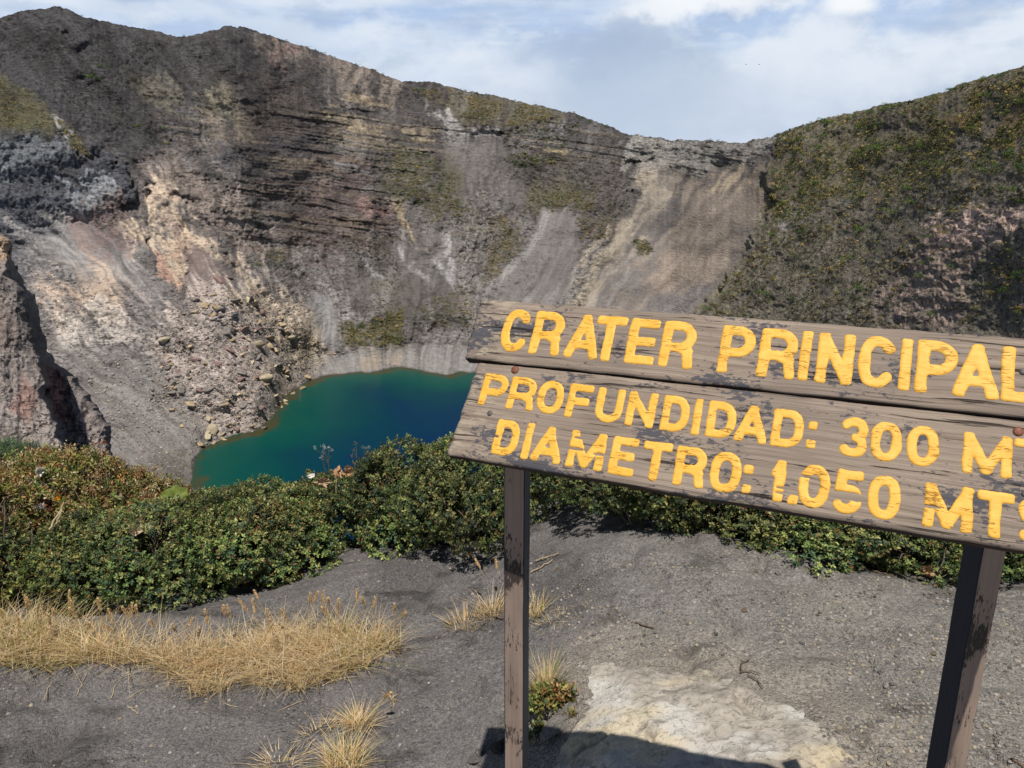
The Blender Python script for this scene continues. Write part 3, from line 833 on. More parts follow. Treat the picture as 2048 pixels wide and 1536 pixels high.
h = nt.math('SUBTRACT', h, nt.math('MULTIPLY', nt.math('MULTIPLY', coarse, v3.outputs['Distance']), 1.1))
finish(nt, c, .95, .15, nt.bump(h, 1.0, .010))
ground = link("ground", mesh_np("ground", V.reshape(-1, 3), grid_faces(*GX.shape), M_sand, GC.reshape(-1, 3), True))
ground['kind'] = 'structure'

# ------------------------------------------------------------------ pale weathered rock showing through the ash
lo = OUT.min(0) - .15; hi = OUT.max(0) + .15
hi[1] = min(hi[1], 3.2)
ox, oy = np.meshgrid(np.linspace(lo[0], hi[0], 280), np.linspace(lo[1], hi[1], 220))
sd = poly_sd(ox + .05 * fbm(ox / .2, oy / .2, 3, 111), oy + .05 * fbm(ox / .2, oy / .2, 3, 112), OUT)
sd = sd + .07 * sm(ox, .25, .75) * fbm(ox / .13, oy / .10, 4, 113) + .02 * fbm(ox / .04, oy / .04, 3, 114) - .045
hgt = sm(-sd, -.02, .22)
oz = ground_z(ox, oy) - .012 * (1 - hgt) + .006 * hgt ** .9 + .016 * fbm(ox / .2, oy / .16, 4, 131) * hgt + .006 * fbm(ox / .045, oy / .035, 3, 132) * hgt
oz = np.where(sd > .03, ground_z(ox, oy) - .06, oz)
n_ = fbm(ox / .22, oy / .16, 4, 133)[..., None]; n2_ = fbm(ox / .05, oy / .04, 3, 134)[..., None]
oc = np.array(lin(182, 173, 160, .84)) * (1 + .10 * n2_)
a_ = sm(n_ + .5 * sm(ox, .75, .2)[..., None], .05, .5) * .85
oc = oc * (1 - a_) + np.array(lin(208, 203, 194, .86)) * a_
a_ = sm(fbm(ox / .3, oy / .14, 3, 136), .15, .5)[..., None] * .6
oc = oc * (1 - a_) + np.array(lin(214, 196, 158, .84)) * a_
a_ = (sm(fbm(ox / .25, oy / .2, 3, 137), .0, .4) * sm(ox, .25, .75))[..., None] * .55
oc = oc * (1 - a_) + np.array(lin(172, 157, 146, .84)) * a_
ash = np.maximum(1 - sm(-sd + .05 * fbm(ox / .06, oy / .05, 4, 139), -.01, .13), .75 * sm(fbm(ox / .10, oy / .07, 4, 138) + .55 * (1 - sm(-sd, .0, .40)) * sm(ox, .15, .55), .30, .58))[..., None]
oc = oc * (1 - ash) + np.array(lin(152, 144, 134, .8)) * ash
M_pale, nt = material("pale_rock")
gp = nt.node('ShaderNodeNewGeometry').outputs['Position']
c = attr_col(nt)
fa = nt.noise(gp, 55, 5, .7); fb = nt.noise(nt.vmul(gp, (1, 1.3, 1)), 46, 4, .75, .6)
c = nt.mix(nt.math('MULTIPLY', nt.sstep(fb, .60, .72), .55), c, lin(116, 108, 98, .75))
c = nt.mix(nt.math('MULTIPLY', nt.sstep(fa, .5, .72), .35), c, lin(225, 216, 198, .8))
finish(nt, c, .92, .15, nt.bump(nt.math('SUBTRACT', fa, nt.math('MULTIPLY', nt.sstep(fb, .5, .75), .8)), .8, .008))
keep = sd < .05
F = grid_faces(*ox.shape)
F = F[keep.reshape(-1)[F].all(1)]
me = mesh_np("outcrop", np.stack([ox, oy, oz], -1).reshape(-1, 3), F, M_pale, oc.reshape(-1, 3), True)
outc = link("rock_outcrop", me)
tag(outc, "low pale cream rock outcrop showing through the ash below the sign", "rock outcrop")

# ------------------------------------------------------------------ wooden sign
BO = rays(960, 597) * 1.4 + np.array([0, 0, CAM_H])          # top left corner of the board
BU = np.array([.911802, -.410630, 0.0]); BU /= np.linalg.norm(BU)     # along the board
BV = np.array([.229447, .521134, .822055]); BV -= BU * (BV @ BU); BV /= np.linalg.norm(BV)   # up the slope of the board
BN = np.cross(BU, BV)                                         # out of the face
if BN[1] > 0: BN = -BN
from mathutils import Matrix
SIGN_M = Matrix([[BU[0], BV[0], BN[0], BO[0]], [BU[1], BV[1], BN[1], BO[1]], [BU[2], BV[2], BN[2], BO[2]], [0, 0, 0, 1]])
sign = thing("wooden_sign", "weathered brown wooden crater sign with yellow letters on two posts", "sign", loc=(.42, 1.25, float(ground_z(.42, 1.25))))
bpy.context.view_layer.update()
inv_sign = sign.matrix_world.inverted()

def wood_mat(name, planks=True):
    m, nt = material(name)
    tc = nt.node('ShaderNodeTexCoord').outputs['Object']
    sx = (3.0, 170.0, 20.0) if planks else (95.0, 95.0, 2.5)
    wv = nt.noise(tc, 6.0, 3, .5)
    comb = nt.node('ShaderNodeCombineXYZ', ins={0: 0.0, 1: nt.math('MULTIPLY', wv, .012) if planks else 0.0, 2: 0.0}).outputs[0]
    tw = nt.vadd(tc, comb)
    g = nt.noise(nt.vmul(tw, sx), 1.0, 5, .65, .4)
    g2 = nt.noise(nt.vmul(tw, (sx[0] * .6, sx[1] * 3.2, sx[2]) if planks else (280, 280, 4)), 1.0, 4, .6)
    crk = nt.noise(nt.vadd(nt.vmul(tw, (4.0, 105.0, 8.0) if planks else (70, 70, 3.0)), (5.2, 1.1, 0)), 1.0, 4, .6)
    if planks:
        c = nt.ramp(g, [(.25, lin(90, 79, 70, .9)), (.42, lin(138, 123, 109, .92)), (.6, lin(158, 142, 127, .92)), (.85, lin(186, 169, 151, .92))])
    else:
        c = nt.ramp(g, [(.25, lin(128, 110, 98, .95)), (.5, lin(152, 132, 118, .95)), (.85, lin(168, 148, 132, .95))])
    big = nt.noise(tc, 5.0, 3, .6)
    c = nt.mix(nt.math('MULTIPLY', nt.sstep(big, .42, .7), .35), c, lin(120, 110, 104, .7))
    c = nt.mix(nt.math('MULTIPLY', nt.sstep(g2, .60, .72), .5), c, lin(78, 64, 54, .7))
    # remains of the old dark blue paint
    flk = nt.noise(nt.vmul(tc, (70, 150, 60) if planks else (260, 260, 60)), 1.0, 5, .7)
    area = nt.noise(nt.vadd(nt.vmul(tc, (6, 13, 6) if planks else (14, 14, 9)), (2.7, 0.3, 0)), 1.0, 3, .55)
    pm = nt.sstep(nt.math('ADD', flk, nt.math('MULTIPLY', nt.math('SUBTRACT', area, .5), 1.25)), .60, .66)
    if planks:
        sepx = nt.node('ShaderNodeSeparateXYZ'); nt.put(sepx, 0, tc)
        rim_ = nt.sstep(nt.math('ADD', sepx.outputs[0], nt.math('MULTIPLY', area, .05)), .085, .0)
        pm = nt.math('MAXIMUM', pm, nt.math('MULTIPLY', nt.sstep(nt.math('ADD', flk, nt.math('MULTIPLY', rim_, .22)), .60, .68), rim_))
        # cream patches where the surface has flaked off, near the left end
        cr_ = nt.math('MULTIPLY', nt.sstep(nt.noise(nt.vmul(tc, (24, 75, 20)), 1.0, 4, .65), .50, .58), nt.sstep(sepx.outputs[0], .16, .02))
        c = nt.mix(nt.math('MULTIPLY', cr_, .8), c, lin(188, 172, 150, .74))
        pm = nt.math('MULTIPLY', pm, .85)
        c = nt.mix(pm, c, lin(84, 88, 100, .6))
    else:
        c = nt.mix(nt.math('MULTIPLY', pm, .85), c, lin(42, 38, 38, .7))
    ck = nt.sstep(crk, .60, .66) if planks else nt.sstep(crk, .64, .70)
    c = nt.mix(nt.math('MULTIPLY', ck, .85), c, lin(38, 30, 26, .7))
    h = nt.math('SUBTRACT', nt.math('ADD', nt.math('MULTIPLY', g, .7), nt.math('MULTIPLY', g2, .35)), nt.math('MULTIPLY', ck, 1.1))
    h = nt.math('ADD', h, nt.math('MULTIPLY', pm, .15))
    finish(nt, c, .82, .25, nt.bump(h, .9, .0025))
    return m

M_wood = wood_mat("weathered_wood", True)
M_post = wood_mat("post_wood", False)

def navy_mat():
    m, nt = material("old_navy_paint")
    tc = nt.node('ShaderNodeTexCoord').outputs['Object']
    g = nt.noise(nt.vmul(tc, (120, 120, 5)), 1.0, 5, .65)
    c = nt.mix(nt.sstep(g, .62, .74), lin(44, 48, 58, .8), lin(92, 86, 84, .7))
    finish(nt, c, .6, .3, nt.bump(g, .6, .002))
    return m
M_navy = navy_mat()
M_dark, nt = material("board_underside")
tc = nt.node('ShaderNodeTexCoord').outputs['Object']
g = nt.noise(nt.vmul(tc, (5, 60, 60)), 1.0, 4, .6)
finish(nt, nt.ramp(g, [(.3, lin(50, 42, 38, .7)), (.7, lin(92, 78, 70, .7))]), .85, .2, nt.bump(g, .6, .002))

TH_B = .024
def plank(corners, seed):
    """one board: (u,v) corners TL,TR,BR,BL on the face, worn edges, real thickness"""
    TL, TR, BR_, BL_ = [np.array(c_, float) for c_ in corners]
    nu, nv = 220, 44
    s = np.linspace(0, 1, nu); t = np.linspace(0, 1, nv)
    Sg, Tg = np.meshgrid(s, t)
    top = TL + (TR - TL) * Sg[..., None]; bot = BL_ + (BR_ - BL_) * Sg[..., None]
    P = top + (bot - top) * Tg[..., None]
    U_, V_ = P[..., 0], P[..., 1]
    wob = .0016 * fbm(U_ / .05, V_ / .02, 3, seed)
    eT = np.minimum(Tg, 1 - Tg) * .12; eS = np.minimum(Sg, 1 - Sg) * .95
    V_ = V_ + wob * np.exp(-(eT / .004) ** 2)
    U_ = U_ + .003 * fbm(V_ / .012, U_ * 0 + seed, 4, seed + 1) * np.exp(-(eS / .006) ** 2)
    Z = -.0035 * np.exp(-(eT / .0022)) - .0030 * np.exp(-(eS / .003)) - .0007 * sm(ridged(U_ / .25, V_ / .006, 3, seed + 2), .78, .95)
    front = np.stack([U_, V_, Z], -1)
    i = np.arange(nu * nv).reshape(nv, nu)
    ring = np.concatenate([i[0, :], i[1:, -1], i[-1, -2::-1], i[-2:0:-1, 0]])
    V0 = front.reshape(-1, 3)
    backv = V0[ring].copy(); backv[:, 2] = -TH_B
    n0 = len(V0); m_ = len(ring)
    side = np.stack([ring, np.roll(ring, -1), n0 + (np.arange(m_) + 1) % m_, n0 + np.arange(m_)], 1)
    cb = np.vstack([V0, backv, [[*(TL + BR_) / 2, -TH_B]]])
    fan = np.stack([n0 + np.arange(m_), n0 + (np.arange(m_) + 1) % m_, np.full(m_, n0 + m_)], 1)
    front_f = grid_faces(nv, nu)[:, ::-1]
    me = mesh_np("plank", cb, [front_f, side[:, ::1], fan], M_wood, None, False)
    me.materials.append(M_dark)
    mi = np.zeros(len(me.polygons), np.int32); mi[len(front_f):] = 1
    me.polygons.foreach_set('material_index', mi)
    sm_ = np.zeros(len(me.polygons), bool); sm_[:len(front_f)] = True
    me.polygons.foreach_set('use_smooth', sm_)
    o = link("plank", me, sign)
    o.matrix_local = inv_sign @ SIGN_M
    return o

BL = .963
plank1 = plank([(0, 0), (BL + .01, 0), (BL + .008, -.1175), (.001, -.1175)], 201)
plank2 = plank([(.029, -.1215), (BL - .01, -.1215), (BL - .004, -.297), (.017, -.295)], 207)

# letters: strokes with rounded ends, routed and painted by hand
def arc(cx, cy, rx, ry, a0, a1, n=14):
    return [(cx + rx * math.cos(math.radians(a0 + (a1 - a0) * k / n)), cy + ry * math.sin(math.radians(a0 + (a1 - a0) * k / n))) for k in range(n + 1)]

def ell(cx, cy, rx, ry, a0, a1, n=20, p=.82):
    out_ = []
    for k in range(n + 1):
        a = math.radians(a0 + (a1 - a0) * k / n); c_, s_ = math.cos(a), math.sin(a)
        out_.append((cx + rx * math.copysign(abs(c_) ** p, c_), cy + ry * math.copysign(abs(s_) ** p, s_)))
    return out_

def glyph(ch, W, H, h):
    """centre lines of a capital in a W x H box, stroke half-width h; origin bottom left"""
    a, b, l, r = h, H - h, h, W - h
    m = H * .5; cx = W / 2
    bowl = H * .46
    if ch == 'I': return [[(cx, a), (cx, b)]]
    if ch == 'L': return [[(l, b), (l, a), (r, a)]]
    if ch == 'T': return [[(l, b), (r, b)], [(cx, b), (cx, a)]]
    if ch == 'E': return [[(r, b), (l, b), (l, a), (r, a)], [(l, m), (r - W * .06, m)]]
    if ch == 'F': return [[(r, b), (l, b), (l, a)], [(l, m * .98), (r - W * .08, m * .98)]]
    if ch == 'N': return [[(l, a), (l, b), (r, a), (r, b)]]
    if ch == 'M': return [[(l, a), (l + h * .1, b), (cx, a + H * .04), (r - h * .1, b), (r, a)]]
    if ch == 'A': return [[(l, a), (cx, b), (r, a)], [(l + W * .16, H * .31), (r - W * .16, H * .31)]]
    if ch == 'O' or ch == '0': return [ell(cx, m, cx - h, m - h, 0, 360, 36)]
    if ch == 'C': return [ell(cx, m, cx - h, m - h, 38, 322, 30)]
    if ch == 'U': return [[(l, b), (l, a + (r - l) * .45)] + arc(cx, a + (r - l) * .45, cx - h, (r - l) * .45, 180, 360) + [(r, b)]]
    if ch == 'D': return [[(l, a), (l, b), (cx * .9, b)] + ell(cx * .9, m, r - cx * .9, m - h, 90, -90, 18, .85) + [(l, a)]]
    if ch in 'PR':
        y0 = b - bowl; cyb = (b + y0) / 2; ry = (b - y0) / 2
        s = [[(l, a), (l, b), (r - ry, b)] + arc(r - ry, cyb, ry, ry, 90, -90) + [(l, y0)]]
        if ch == 'R': s.append([(r - ry * 1.0, y0), (r - h * .4, y0 - h * .9), (r, a)])
        return s
    if ch == 'S': return [ell(cx, b - (m - h) / 2, cx - h, (m - h) / 2, 35, 270, 18) + ell(cx, a + (m - h) / 2, cx - h, (m - h) / 2, 90, -145, 18)]
    if ch == '3': return [ell(cx, b - (m - h) / 2, cx - h, (m - h) / 2, 150, -80, 18) , ell(cx, a + (m - h) / 2, cx - h, (m - h) / 2, 80, -150, 18)]
    if ch == '5': return [[(r, b), (l + h * .4, b), (l, m + h * .5)], ell(cx - h * .2, a + (m - h) * .58, r - cx + h * .2, (m - h) * .58, 140, -140, 20)]
    if ch == '1': return [[(l + W * .02, b - H * .2), (r, b), (r, a)]]
    if ch == ':': return [[(cx, H * .18), (cx, H * .181)], [(cx, H * .66), (cx, H * .661)]]
    if ch == '.': return [[(cx, a), (cx, a + .0001)]]
    return []

M_yellow, nt = material("yellow_sign_paint")
tc = nt.node('ShaderNodeTexCoord').outputs['Object']
wv = nt.noise(tc, 14.0, 3, .5)
tw = nt.vadd(tc, nt.node('ShaderNodeCombineXYZ', ins={0: 0.0, 1: nt.math('MULTIPLY', wv, .02), 2: 0.0}).outputs[0])
crk = nt.noise(nt.vmul(tw, (16, 190, 1)), 1.0, 3, .6)
ln_ = nt.math('ABSOLUTE', nt.math('SUBTRACT', crk, .5))
gate = nt.noise(nt.vmul(tc, (26, 60, 1)), 1.0, 3, .6)
ck = nt.math('MULTIPLY', nt.sstep(ln_, .022, .004), nt.sstep(gate, .50, .58))
blot = nt.noise(tc, 45, 4, .6)
c = nt.mix(nt.sstep(blot, .3, .75), lin(248, 184, 62, .80), lin(255, 198, 88, .84))
c = nt.mix(nt.math('MULTIPLY', ck, .8), c, lin(120, 78, 28, .7))
puff = nt.noise(nt.vmul(tw, (20, 120, 1)), 1.0, 3, .55)
h = nt.math('SUBTRACT', nt.math('MULTIPLY', puff, .8), nt.math('MULTIPLY', ck, .8))
finish(nt, c, .55, .35, nt.bump(h, .55, .0022))


def letter(ch, u0, W, v0, H, hw, parent, seed, chip=0.0, cut=None):
    h = hw
    N = 40 if H > .07 else 34
    cell = H / N
    mpad = 3
    nx = int(W / cell) + 2 * mpad + 1; ny = N + 2 * mpad + 1
    xs = (np.arange(nx) - mpad) * cell; ys = (np.arange(ny) - mpad) * cell
    X, Y = np.meshgrid(xs, ys)
    wx = X + .0007 * fbm(X / .006, Y / .006, 2, seed) + .0011 * fbm(X / .02, Y / .02, 2, seed + 3)
    wy = Y + .0007 * fbm(X / .006, Y / .006, 2, seed + 5) + .0008 * fbm(X / .02, Y / .02, 2, seed + 7)
    d = np.full(X.shape, -1.0)
    for pl_ in glyph(ch, W, H, h):
        for p, q in zip(pl_[:-1], pl_[1:]):
            ex, ey = q[0] - p[0], q[1] - p[1]; L_ = math.hypot(ex, ey)
            if L_ > H * .14 or ch in ':.':     # straight stroke: squared end with rounded corners
                L_ = max(L_, 1e-6); tx, ty = (ex / L_, ey / L_) if ch not in ':.' else (0, 1)
                mx, my = (p[0] + q[0]) / 2, (p[1] + q[1]) / 2
                a_ = np.abs((wx - mx) * tx + (wy - my) * ty) - (L_ / 2 + h); b_ = np.abs(-(wx - mx) * ty + (wy - my) * tx) - h
                rad = h * .55
                qx = np.maximum(a_ + rad, 0); qy = np.maximum(b_ + rad, 0)
                sdv = np.hypot(qx, qy) + np.minimum(np.maximum(a_ + rad, b_ + rad), 0) - rad
                d = np.maximum(d, -sdv)
            else:
                d = np.maximum(d, h - line_d(wx, wy, [p, q]))
    bx = np.maximum(np.abs(wx - W / 2) - W / 2, np.abs(wy - H / 2) - H / 2)
    if ch not in ':.': d = np.minimum(d, -bx)
    if chip:
        cn = ridged((X + u0) / .05, (Y + v0) / .0055, 2, 333)
        d = np.minimum(d, (.955 - chip * .05 - cn) * .06)
    if cut is not None:
        for (cu, cv, su, sv) in cut:     # paint lost here
            e = np.sqrt(((X - cu * W) / (su * W)) ** 2 + ((Y - cv * H) / (sv * H)) ** 2) + .3 * fbm(X / .004, Y / .002, 3, seed + 9)
            d = np.minimum(d, (e - 1) * .004)
    verts = []; faces = []; key = {}
    def vid(k_, x_, y_, dv):
        if k_ not in key:
            key[k_] = len(verts)
            verts.append((x_ + u0, y_ + v0, .0002 + .0013 * min(1.0, (max(dv, 0) / .0013)) ** .6))
        return key[k_]
    I = d > 0
    any_ = I[:-1, :-1] | I[1:, :-1] | I[:-1, 1:] | I[1:, 1:]
    for r_, c_ in zip(*np.nonzero(any_)):
        cs = [(r_, c_), (r_, c_ + 1), (r_ + 1, c_ + 1), (r_ + 1, c_)]
        poly = []
        for k in range(4):
            (ra, ca), (rb, cb_) = cs[k], cs[(k + 1) % 4]
            da, db = d[ra, ca], d[rb, cb_]
            if da > 0:
                poly.append(vid((ra, ca), xs[ca], ys[ra], da))
            if (da > 0) != (db > 0):
                t = da / (da - db)
                kk_ = ('e', min((ra, ca), (rb, cb_)), max((ra, ca), (rb, cb_)))
                poly.append(vid(kk_, xs[ca] + (xs[cb_] - xs[ca]) * t, ys[ra] + (ys[rb] - ys[ra]) * t, 0))
        if len(poly) >= 3:
            faces.append(poly)
    me = bpy.data.meshes.new("letter")
    me.from_pydata(verts, [], faces)
    me.polygons.foreach_set('use_smooth', np.ones(len(faces), bool))
    me.materials.append(M_yellow)
    o = link("letter", me, parent)
    return o

ROW1 = [('C', .060, .052), ('R', .118, .056), ('A', .182, .060), ('T', .229, .053), ('E', .288, .049), ('R', .344, .055), ('P', .437, .053), ('R', .497, .055), ('I', .556, .015),
        ('N', .580, .051), ('C', .637, .050), ('I', .692, .015), ('P', .713, .052), ('A', .760, .056), ('L', .818, .044)]
ROW2 = [('P', .050, .048), ('R', .102, .049), ('O', .155, .046), ('F', .208, .042), ('U', .258, .045), ('N', .310, .046), ('D', .366, .043), ('I', .415, .012), ('D', .436, .043),
        ('A', .479, .047), ('D', .531, .045), (':', .581, .012), ('3', .624, .037), ('0', .664, .040), ('0', .710, .040), ('M', .778, .058), ('T', .837, .043), ('S', .885, .040)]
ROW3 = [('D', .096, .045), ('I', .150, .013), ('A', .167, .052), ('M', .228, .061), ('E', .299, .041), ('T', .348, .045), ('R', .400, .047), ('O', .453, .045), (':', .502, .012),
        ('1', .540, .019), ('.', .567, .012), ('0', .578, .042), ('5', .625, .036), ('0', .668, .041), ('M', .737, .058), ('T', .799, .042), ('S', .845, .041)]
sd_ = 400
for row, v0, H, hw, par, chip in ((ROW1, -.0970, .0812, .0079, plank1, 0), (ROW2, -.2010, .0585, .0064, plank2, 0), (ROW3, -.2825, .0620, .0068, plank2, 0)):
    for ch, u0, W in row:
        dv = -.0000
        if row is ROW2: dv = -.0065 * (u0 - .05) / .8 + .0015
        if row is ROW3: dv = -.0055 * (u0 - .1) / .7 + .001
        cut = None
        if row is ROW3 and ch == '5': cut = [(.55, .40, .75, .10)]
        if row is ROW3 and ch == 'D': cut = [(.10, .50, .10, .03)]
        if row is ROW3 and ch == 'M' and u0 < .3: cut = [(.15, .50, .3, .035), (.9, .44, .22, .03), (.25, .8, .15, .03)]
        if row is ROW3 and ch == 'M' and u0 > .3: cut = [(.12, .46, .25, .03)]
        if row is ROW3 and ch == '1': cut = [(.8, .22, .5, .02), (.8, .34, .5, .02)]
        if row is ROW3 and ch == '0' and u0 < .6: cut = [(.15, .70, .3, .03)]
        letter(ch, u0, W, v0 + dv, H, hw, par, sd_, chip, cut)
        sd_ += 11

# nail heads
def disc(r, hgt, n=14):
    vs = [(0, 0, hgt)]; fs = []
    for rad, z in ((r * .6, hgt * .95), (r, hgt * .4), (r, -.002)):
        for k in range(n):
            a = 2 * math.pi * k / n
            vs.append((rad * math.cos(a), rad * math.sin(a), z))
    for k in range(n):
        k2 = (k + 1) % n
        fs.append((0, 1 + k, 1 + k2))
        for ring_ in range(2):
            o_ = 1 + ring_ * n
            fs.append((o_ + k, o_ + n + k, o_ + n + k2, o_ + k2))
    me = bpy.data.meshes.new("nail_head"); me.from_pydata(vs, [], fs)
    me.polygons.foreach_set('use_smooth', np.ones(len(fs), bool))
    return me
def metal(name, ca, cb):
    m, nt = material(name)
    tc = nt.node('ShaderNodeTexCoord').outputs['Object']
    g = nt.noise(tc, 420, 4, .65)
    finish(nt, nt.ramp(g, [(.3, ca), (.7, cb)]), .6, .4, nt.bump(g, .5, .001), Metallic=.25)
    return m
M_rust = metal("rusty_nail", lin(98, 58, 42, .8), lin(160, 104, 80, .8))
M_nail = metal("grey_nail", lin(78, 72, 70, .8), lin(128, 118, 112, .8))
for u_, v_, r_, m_, pr in ((.047, -.046, .0045, M_nail, plank1), (.103, -.1295, .0070, M_rust, plank2), (.077, -.212, .0048, M_nail, plank2), (.843, -.052, .0045, M_nail, plank1), (.841, -.1385, .0065, M_rust, plank2), (.852, -.222, .0045, M_nail, plank2)):
    me = disc(r_, .0022); me.materials.append(m_)
    link("nail_head", me, pr, (u_, v_, .0))

# posts, each turned its own way
def post(front_left, yaw, side, top_z, bot_z, seed):
    n = 60
    c_, s_ = math.cos(yaw), math.sin(yaw)
    prof = [(0, 0), (side, 0), (side, side), (0, side)]      # x along the front, y away from the viewer
    bev = .0018
    ring2 = []
    for k in range(4):
        p = np.array(prof[k]); a = np.array(prof[k - 1]); b = np.array(prof[(k + 1) % 4])
        ring2.append(p + (a - p) / np.linalg.norm(a - p) * bev); ring2.append(p + (b - p) / np.linalg.norm(b - p) * bev)
    ring2 = np.array(ring2)
    zs = np.linspace(bot_z, top_z, n)
    vs = []
    for i, z in enumerate(zs):
        wv_ = .0009 * fbm(ring2[:, 0] * 40 + z * 9, ring2[:, 1] * 40 + z * 6, 3, seed)
        rx = ring2[:, 0] + wv_; ry = ring2[:, 1] + wv_[::-1]
        vs.append(np.stack([rx, ry, np.full(8, z)], 1))
    vs = np.concatenate(vs)
    F = []
    for i in range(n - 1):
        for k in range(8):
            F.append((i * 8 + k, i * 8 + (k + 1) % 8, (i + 1) * 8 + (k + 1) % 8, (i + 1) * 8 + k))
    me = bpy.data.meshes.new("post")
    me.from_pydata([tuple(p) for p in vs], [], F + [tuple(range(8 * (n - 1), 8 * n)), tuple(range(7, -1, -1))])
    me.materials.append(M_post); me.materials.append(M_navy)
    for p_ in me.polygons:
        if p_.index < (n - 1) * 8 and p_.index % 8 != 1: p_.material_index = 1
    o = link("post", me, sign)
    o.matrix_local = inv_sign @ Matrix.Translation((front_left[0], front_left[1], 0)) @ Matrix.Rotation(yaw, 4, 'Z')
    return o
gz1 = float(ground_z(0, 1.33)); gz2 = float(ground_z(.75, 1.1))
post((-.0155, 1.318), math.radians(-17), .040, CAM_H - .30, gz1 - .25, 301)
post((.737, 1.094), math.radians(7), .042, CAM_H - .33, gz2 - .25, 305)
# ------------------------------------------------------------------ small helpers for plants and stones
def unit(a):
    return a / np.maximum(np.linalg.norm(a, axis=-1, keepdims=True), 1e-9)


def leaf_mat(name, trans=.25, rough=.55, spec=.3):
    m, nt = material(name)
    c = attr_col(nt)
    b = nt.node('ShaderNodeBsdfPrincipled'); nt.put(b, 'Base Color', c); b.inputs['Roughness'].default_value = rough; b.inputs['Specular IOR Level'].default_value = spec
    t = nt.node('ShaderNodeBsdfTranslucent'); nt.put(t, 0, c)
    mx = nt.node('ShaderNodeMixShader'); mx.inputs[0].default_value = trans
    nt.l.new(b.outputs[0], mx.inputs[1]); nt.l.new(t.outputs[0], mx.inputs[2])
    o = nt.node('ShaderNodeOutputMaterial'); nt.l.new(mx.outputs[0], o.inputs[0])
    return m
M_leaf = leaf_mat("shrub_leaf", .22)
M_straw = leaf_mat("dry_straw", .32, .75, .1)
M_far = leaf_mat("hillside_leaf", .10, .9, .05)
M_deadleaf = leaf_mat("withered_leaf", .25, .8, .1)
M_bark, nt = material("grey_brown_twig")
tc = nt.node('ShaderNodeTexCoord').outputs['Object']
g = nt.noise(nt.vmul(tc, (60, 60, 60)), 1.0, 4, .65)
finish(nt, nt.ramp(g, [(.3, lin(72, 60, 50, .75)), (.7, lin(140, 124, 106, .75))]), .9, .15, nt.bump(g, .6, .002))
M_stick, nt = material("bleached_stick")
tc = nt.node('ShaderNodeTexCoord').outputs['Object']
g = nt.noise(nt.vmul(tc, (40, 40, 40)), 1.0, 4, .65)
finish(nt, nt.ramp(g, [(.3, lin(150, 128, 98, .8)), (.7, lin(205, 186, 152, .8))]), .85, .15, nt.bump(g, .5, .0015))


def leaves(base, dirs, nrm, L, Wd):
    """rhombic leaves: base points, directions, a normal hint, lengths and widths"""
    side = unit(np.cross(dirs, nrm)); up_ = np.cross(side, dirs)
    L = L[:, None]; Wd = Wd[:, None]
    m_ = base + dirs * L * .5
    V = np.stack([base, m_ + side * Wd * .5 + up_ * Wd * .22, base + dirs * L - up_ * L * .08, m_ - side * Wd * .5 + up_ * Wd * .22], 1)
    F = np.arange(len(base) * 4).reshape(-1, 4)
    return V.reshape(-1, 3), F


def tubes(paths, radii, n=5):
    """thin branches: list of (k,3) paths with radii at the ends"""
    Vs, Fs, o = [], [], 0
    for P, (ra, rb) in zip(paths, radii):
        P = np.asarray(P, float); k_ = len(P)
        T_ = unit(np.gradient(P, axis=0))
        ref = np.where(np.abs(T_[:, 2:3]) > .9, [[1, 0, 0]], [[0, 0, 1]])
        s_ = unit(np.cross(T_, ref)); u_ = np.cross(s_, T_)
        r_ = np.linspace(ra, rb, k_)[:, None, None]
        a_ = np.linspace(0, 2 * np.pi, n, endpoint=False)
        ring = P[:, None, :] + r_ * (np.cos(a_)[None, :, None] * s_[:, None, :] + np.sin(a_)[None, :, None] * u_[:, None, :])
        Vs.append(ring.reshape(-1, 3))
        i = np.arange(k_ * n).reshape(k_, n)
        j = np.roll(i, -1, 1)
        Fs.append(np.stack([i[:-1].ravel(), j[:-1].ravel(), j[1:].ravel(), i[1:].ravel()], 1) + o)
        o += k_ * n
    return np.concatenate(Vs), np.concatenate(Fs)


